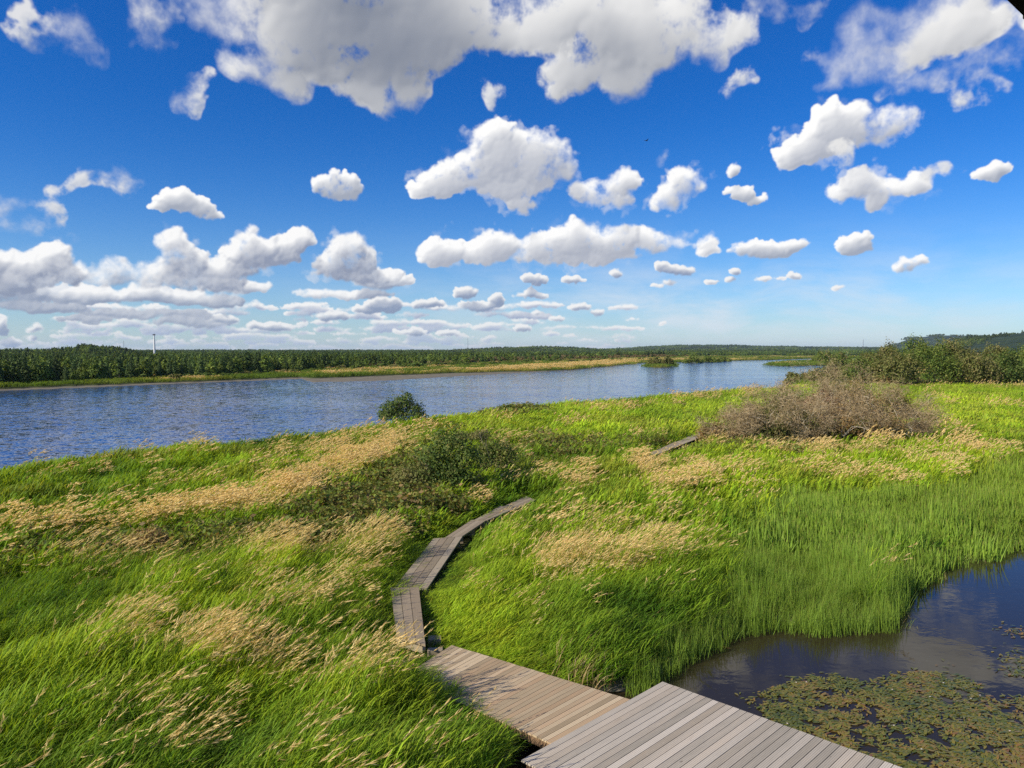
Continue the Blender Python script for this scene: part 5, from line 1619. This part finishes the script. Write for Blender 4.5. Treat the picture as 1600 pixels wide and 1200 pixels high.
# reed beds on the far bank, spit and islet
G_FAR = proto_set('far_reed', [leaf_grass(91 + i, 34, 2, 0.95, 0.16, 1.9, segs=2, lw=1.1) for i in range(3)] + [plume_grass(95 + i, 30, 1.1, 0.13, 1.9, plume=0.4, pw=0.26, leafn=1) for i in range(2)], [m_grass, m_plume])
pts = []
d = 130.0
while d < 1100:
    sp = max(1.7, d * 0.0078); n_ = int(1.56 * d / sp)
    a = np.linspace(-0.78, 0.78, n_) + r.uniform(-.5, .5, n_) * 1.56 / n_
    dd = d + r.uniform(-.5, .5, n_) * sp
    pts.append((np.sin(a) * dd, np.cos(a) * dd)); d += sp
X = np.concatenate([p_[0] for p_ in pts]); Y = np.concatenate([p_[1] for p_ in pts])
dist_ = np.hypot(X, Y)
inr = (inside(X, Y, reed_area)) & (sdist(X, Y, river_poly) > 0) & (~inside(X, Y, wood_area) | (pdist(X, Y, front, False) < 6))
ins = (sdist(X, Y, spit_hole) < 1) | (sdist(X, Y, islet) < 1)
PX, PY = to_px(X, Y, 0.5 + 0 * X)
right_far = (PX > 1240) & (dist_ > 165) & (sdist(X, Y, river_poly) > 0) & (dist_ < 700)
ok = inr | ins | right_far
X, Y, PX, PY, dist_ = X[ok], Y[ok], PX[ok], PY[ok], dist_[ok]
Z = np.maximum(height(X, Y), 0.02)
nn = fbm(X * 0.02, Y * 0.05, 710, 4)
yel = np.clip(0.08 + nn + patch(PX, PY, [(560, 582, 120, 3, -4, 0.5), (830, 575, 160, 3.5, -4, 1.2), (940, 570, 60, 2.5, -5, .8), (1150, 563, 200, 2, 0, 0.4)]), 0, 1.2)
ID = np.where(r.random(len(X)) < yel * 0.55 - 0.1, 3 + r.integers(0, 2, len(X)), r.integers(0, 3, len(X)))
tn = np.array([[0.13, 0.21, 0.03]]) * (1 - yel[:, None]) + np.array([[0.34, 0.33, 0.07]]) * yel[:, None]
S = r.uniform(0.7, 1.2, len(X)) * np.where(PX < 480, 0.8, 1.0)
W_ = S * np.maximum(1, dist_ / 260)
print('reeds', len(X))
scatter('far_reeds', np.stack([X, Y, Z], -1), r.uniform(-.5, .5, len(X)), np.stack([W_, W_, S], -1), ID, tn * r.uniform(0.8, 1.2, (len(X), 1)), G_FAR,
        'yellow green reed beds along the far shore, the spit and the islet', 'reeds')

# bushes in the reeds of the far bank
q = random.Random(52); nb3 = 0
bm_bush = [(lambda s_: (lambda mb: (blob_leaves(mb, lumps(1.6, 1.4, 1.7, 6, s_, r=0.4), 520, 0.17, s_), mb)[1])(MB()))(900 + i).mesh('bank_bush') for i in range(3)]
bm_stem = MB(); branchy(bm_stem, (0, 0, 0), 1.2, 1.0, 4, 4, depth=2, r0=0.03); bm_stem = bm_stem.mesh('bank_stems')
for i in range(110):
    pxx = q.uniform(270, 980) if i < 64 else q.uniform(620, 1240)
    fy = np.interp(pxx, [270, 300, 400, 500, 600, 700, 800, 900, 980, 1240], [593, 591, 586.5, 581, 575.6, 571.2, 567.5, 563.8, 560.6, 557.5])
    p = at(pxx, fy + q.uniform(0, 1.6 if pxx < 600 else 3.0), 0.35); dd = p.y
    t_ = empty('bank_bush', (p.x, p.y, float(height(np.array([p.x]), np.array([p.y]))[0])), q.uniform(0, 6)); s = q.uniform(0.7, 1.3) * (1 if dd < 260 else 1.3)
    t_.scale = (s * q.uniform(1, 1.6), s, s)
    tag(t_, 'small rounded bush at the foot of the far wood, behind the reed strip', 'bush', 'bushes along the foot of the far wood')
    k = i % 3
    me_ = bm_bush[k]
    link('foliage', me_, [m_leafo, m_leafm, m_fardeci][k], t_); link('stems', bm_stem, m_bark, t_)

# ------------------------------------------------------------------ small far things
def plain(name, c, rough=0.6):
    m, t, out = mat(name)
    p = objco(t); n = noise(t, p, 3.0, 3)
    pbsdf(t, out, cmix(t, n.step(0.3, 0.7), tuple(v * 0.9 for v in c), c), rough, 0.3); return m


m_white = plain('white_paint', (0.78, 0.78, 0.76)); m_grey = plain('grey_metal', (0.30, 0.31, 0.33)); m_dark = plain('dark_metal', (0.04, 0.04, 0.045)); m_red = plain('brick_red', (0.30, 0.12, 0.08)); m_roofm = plain('roof_sheet', (0.10, 0.09, 0.09)); m_pane = plain('window_glass', (0.05, 0.07, 0.09), 0.15)


def ground_at(px, d):
    x, y = (px - 800) / FPX * d, d
    return x, y, float(height(np.array([x]), np.array([y]))[0])


x, y, z = ground_at(242, 760)
ztop = top_z(522, 760)
t_ = empty('tower', (x, y, z)); tag(t_, 'tall white tapering tower with small dark head above the left wood', 'tower')
mb = MB(); hh = ztop - z
mb.tube([[0, 0, -1], [0, 0, hh * 0.3], [0, 0, hh * 0.7], [0, 0, hh - 1.2]], [1.05, 0.95, 0.72, 0.50], 16); mb.build('shaft', m_white, t_, smooth=True)
mb = MB(); mb.box(-1.1, 0.9, -0.6, 0.6, hh - 1.2, hh - 0.1); mb.box(-1.6, -1.1, -0.25, 0.25, hh - 1.0, hh - 0.4); mb.tube([[0.2, 0, hh - 0.1], [0.2, 0, hh + 0.9]], 0.08, 6); mb.build('head', m_dark, t_)


def mast(px, d, top_y, w, label):
    x, y, z = ground_at(px, d); hh = top_z(top_y, d) - z
    t_ = empty('radio_mast', (x, y, z)); tag(t_, label, 'mast', 'distant radio masts')
    mb = MB(); n = 14
    for a in (0, 2.09, 4.19): mb.tube([[math.cos(a) * w, math.sin(a) * w, 0], [math.cos(a) * w * 0.5, math.sin(a) * w * 0.5, hh]], w * 0.16, 4)
    for i in range(n):
        for a in (0, 2.09, 4.19):
            f0, f1 = i / n, (i + 1) / n
            mb.tube([[math.cos(a) * w * (1 - f0 / 2), math.sin(a) * w * (1 - f0 / 2), hh * f0], [math.cos(a + 2.09) * w * (1 - f1 / 2), math.sin(a + 2.09) * w * (1 - f1 / 2), hh * f1]], w * 0.09, 3)
    mb.build('lattice', m_grey, t_)
    mb = MB(); mb.tube([[0, 0, hh], [0, 0, hh + hh * 0.06]], w * 0.1, 5); mb.build('antenna', m_grey, t_)


mast(731, 2600, 528, 1.1, 'thin radio mast against the clouds above the middle of the wood')
mast(1348, 4200, 530, 2.0, 'thin radio mast far off above the right willows')
mast(194, 950, 533, 0.35, 'faint thin mast on the left hill crest')


def house(px, d, w, dp, h, label, wall=m_white, lift=0.0, rot=0.2, ytop=546.5):
    x, y, z = ground_at(px, d); lift = top_z(ytop, d) - h - dp * 0.35 - z; z += lift
    t_ = empty('house', (x, y, z), rot); tag(t_, label, 'house', 'distant houses among the trees')
    mb = MB(); mb.box(-w / 2, w / 2, -dp / 2, dp / 2, -lift - 1, h)
    mb.add([[-w / 2, -dp / 2, h], [-w / 2, dp / 2, h], [-w / 2, 0, h + dp * 0.35]], [[0, 2, 1]]); mb.add([[w / 2, -dp / 2, h], [w / 2, dp / 2, h], [w / 2, 0, h + dp * 0.35]], [[0, 1, 2]])
    mb.build('wall', wall, t_)
    mb = MB(); e = 0.5; th = 0.25
    for sgn in (-1, 1):
        v = [[-w / 2 - e, sgn * (dp / 2 + e), h - e * 0.7], [w / 2 + e, sgn * (dp / 2 + e), h - e * 0.7], [w / 2 + e, 0, h + dp * .35 + .02], [-w / 2 - e, 0, h + dp * .35 + .02]]
        mb.hexa(np.array(v + [[a, b, c + th] for a, b, c in v], float))
    ro = mb.build('roof', m_roofm, t_)
    mb = MB(); mb.box(w * .1, w * .1 + .7, -.35, .35, h + dp * .3, h + dp * .35 + 1.2); mb.build('chimney', m_red, ro)
    for i in range(4):
        f = -w / 2 + w * (i + 0.5) / 4; mb = MB(); mb.box(f - .5, f + .5, -dp / 2 - .04, -dp / 2 - .003, h * .35, h * .75); mb.build('window', m_pane, t_)


house(692, 1000, 8, 6, 4.5, 'cream house alone among the trees right of the wood middle', ytop=553.5)
house(755, 2500, 12, 9, 7, 'small white house on the far slope, left of the pair', lift=13)
house(765, 2520, 12, 9, 8, 'small white house on the far slope, right of the pair', lift=14)
house(806, 2750, 22, 9, 7, 'long low pale building on the far slope right of the white pair', lift=15, rot=0)
house(792, 2700, 10, 8, 6, 'tiny pale house left of the long building on the slope', lift=14)

# a bird high over the river
d_ = px_dir(1010, 220); p = Vector((0, 0, CAM_H)) + d_ * 70
t_ = empty('bird', p, 0.6); tag(t_, 'tiny dark bird flying alone in the blue sky right of the big cloud', 'bird')
mb = MB(); mb.tube([[-.16, 0, 0], [-.08, 0, .01], [.04, 0, .012], [.12, 0, .02], [.17, 0, .015]], [.008, .03, .038, .02, .006], 8)
for s in (-1, 1):
    mb.hexa(np.array([[.06, 0, 0], [-.05, 0, 0], [-.10, s * .30, .09], [-.04, s * .32, .10], [.06, 0, .012], [-.05, 0, .012], [-.10, s * .30, .094], [-.04, s * .32, .104]], float))
mb.hexa(np.array([[-.14, -.02, 0], [-.14, .02, 0], [-.25, .05, .005], [-.25, -.05, .005], [-.14, -.02, .008], [-.14, .02, .008], [-.25, .05, .01], [-.25, -.05, .01]], float))
o = mb.build('body', m_dark, t_)

# corner of the watch tower's roof over the camera
EZ = CAM_H + 1.05
A_ = at(1565, 0, EZ - 0.14 + 0.0)
def up_at(x, y, z):
    d = px_dir(x, y); t0 = (z - CAM_H) / d.z
    return Vector((d.x * t0, d.y * t0, z))
a_, b_ = up_at(1562, -3, EZ), up_at(1604, 37, EZ)
dr_ = (b_ - a_).normalized(); nr_ = Vector((dr_.y, -dr_.x, 0))
if nr_.x < 0: nr_ = -nr_
m_tar = bark('tarred_wood', (0.010, 0.009, 0.008), (0.022, 0.019, 0.016), 9)
t_ = empty('tower_roof', a_); tag(t_, 'dark tarred roof eave in the top right corner', 'roof')
mb = MB(); q = random.Random(5)
s0, s1 = -2.6, 2.4; n = 16
for i in range(n):                       # roof boards with uneven ends, sloping up and back
    f0 = s0 + (s1 - s0) * i / n; f1 = f0 + (s1 - s0) / n - 0.008; e = q.uniform(-0.012, 0.012)
    p0, p1 = dr_ * f0 + nr_ * e, dr_ * f1 + nr_ * e
    up = nr_ * 1.9 + Vector((0, 0, 0.75))
    v = [p0, p1, p1 + up, p0 + up]; v = v + [w_ + Vector((0, 0, 0.025)) for w_ in v]
    mb.hexa(np.array([list(w_) for w_ in v], float))
mb.build('roof_boards', m_tar, t_)
mb = MB()
for f in (-2.2, -1.3, 1.5, 2.3):
    p0 = dr_ * f + nr_ * 0.05; up = nr_ * 1.8 + Vector((0, 0, 0.71)); sd = dr_ * 0.03
    v = [p0 - sd + Vector((0, 0, -.1)), p0 + sd + Vector((0, 0, -.1)), p0 + sd + up + Vector((0, 0, -.1)), p0 - sd + up + Vector((0, 0, -.1))]; v = v + [w_ + Vector((0, 0, 0.098)) for w_ in v]
    mb.hexa(np.array([list(w_) for w_ in v], float))
mb.build('rafters', m_tar, t_)

# ------------------------------------------------------------------ air
m_haze = bpy.data.materials.new('haze'); m_haze.use_nodes = True
t = m_haze.node_tree; t.nodes.clear()
out = t.nodes.new('ShaderNodeOutputMaterial'); pv = t.nodes.new('ShaderNodeVolumePrincipled')
pv.inputs['Color'].default_value = (0.62, 0.78, 1.0, 1); pv.inputs['Density'].default_value = 0.000035; pv.inputs['Anisotropy'].default_value = 0.1
t.links.new(pv.outputs[0], out.inputs['Volume'])
mb = MB(); mb.box(-17000, 17000, -17000, 17000, -3.5, 134)
tag(mb.build('haze', m_haze), 'thin blue air fading the far hills', 'haze', kind='stuff')
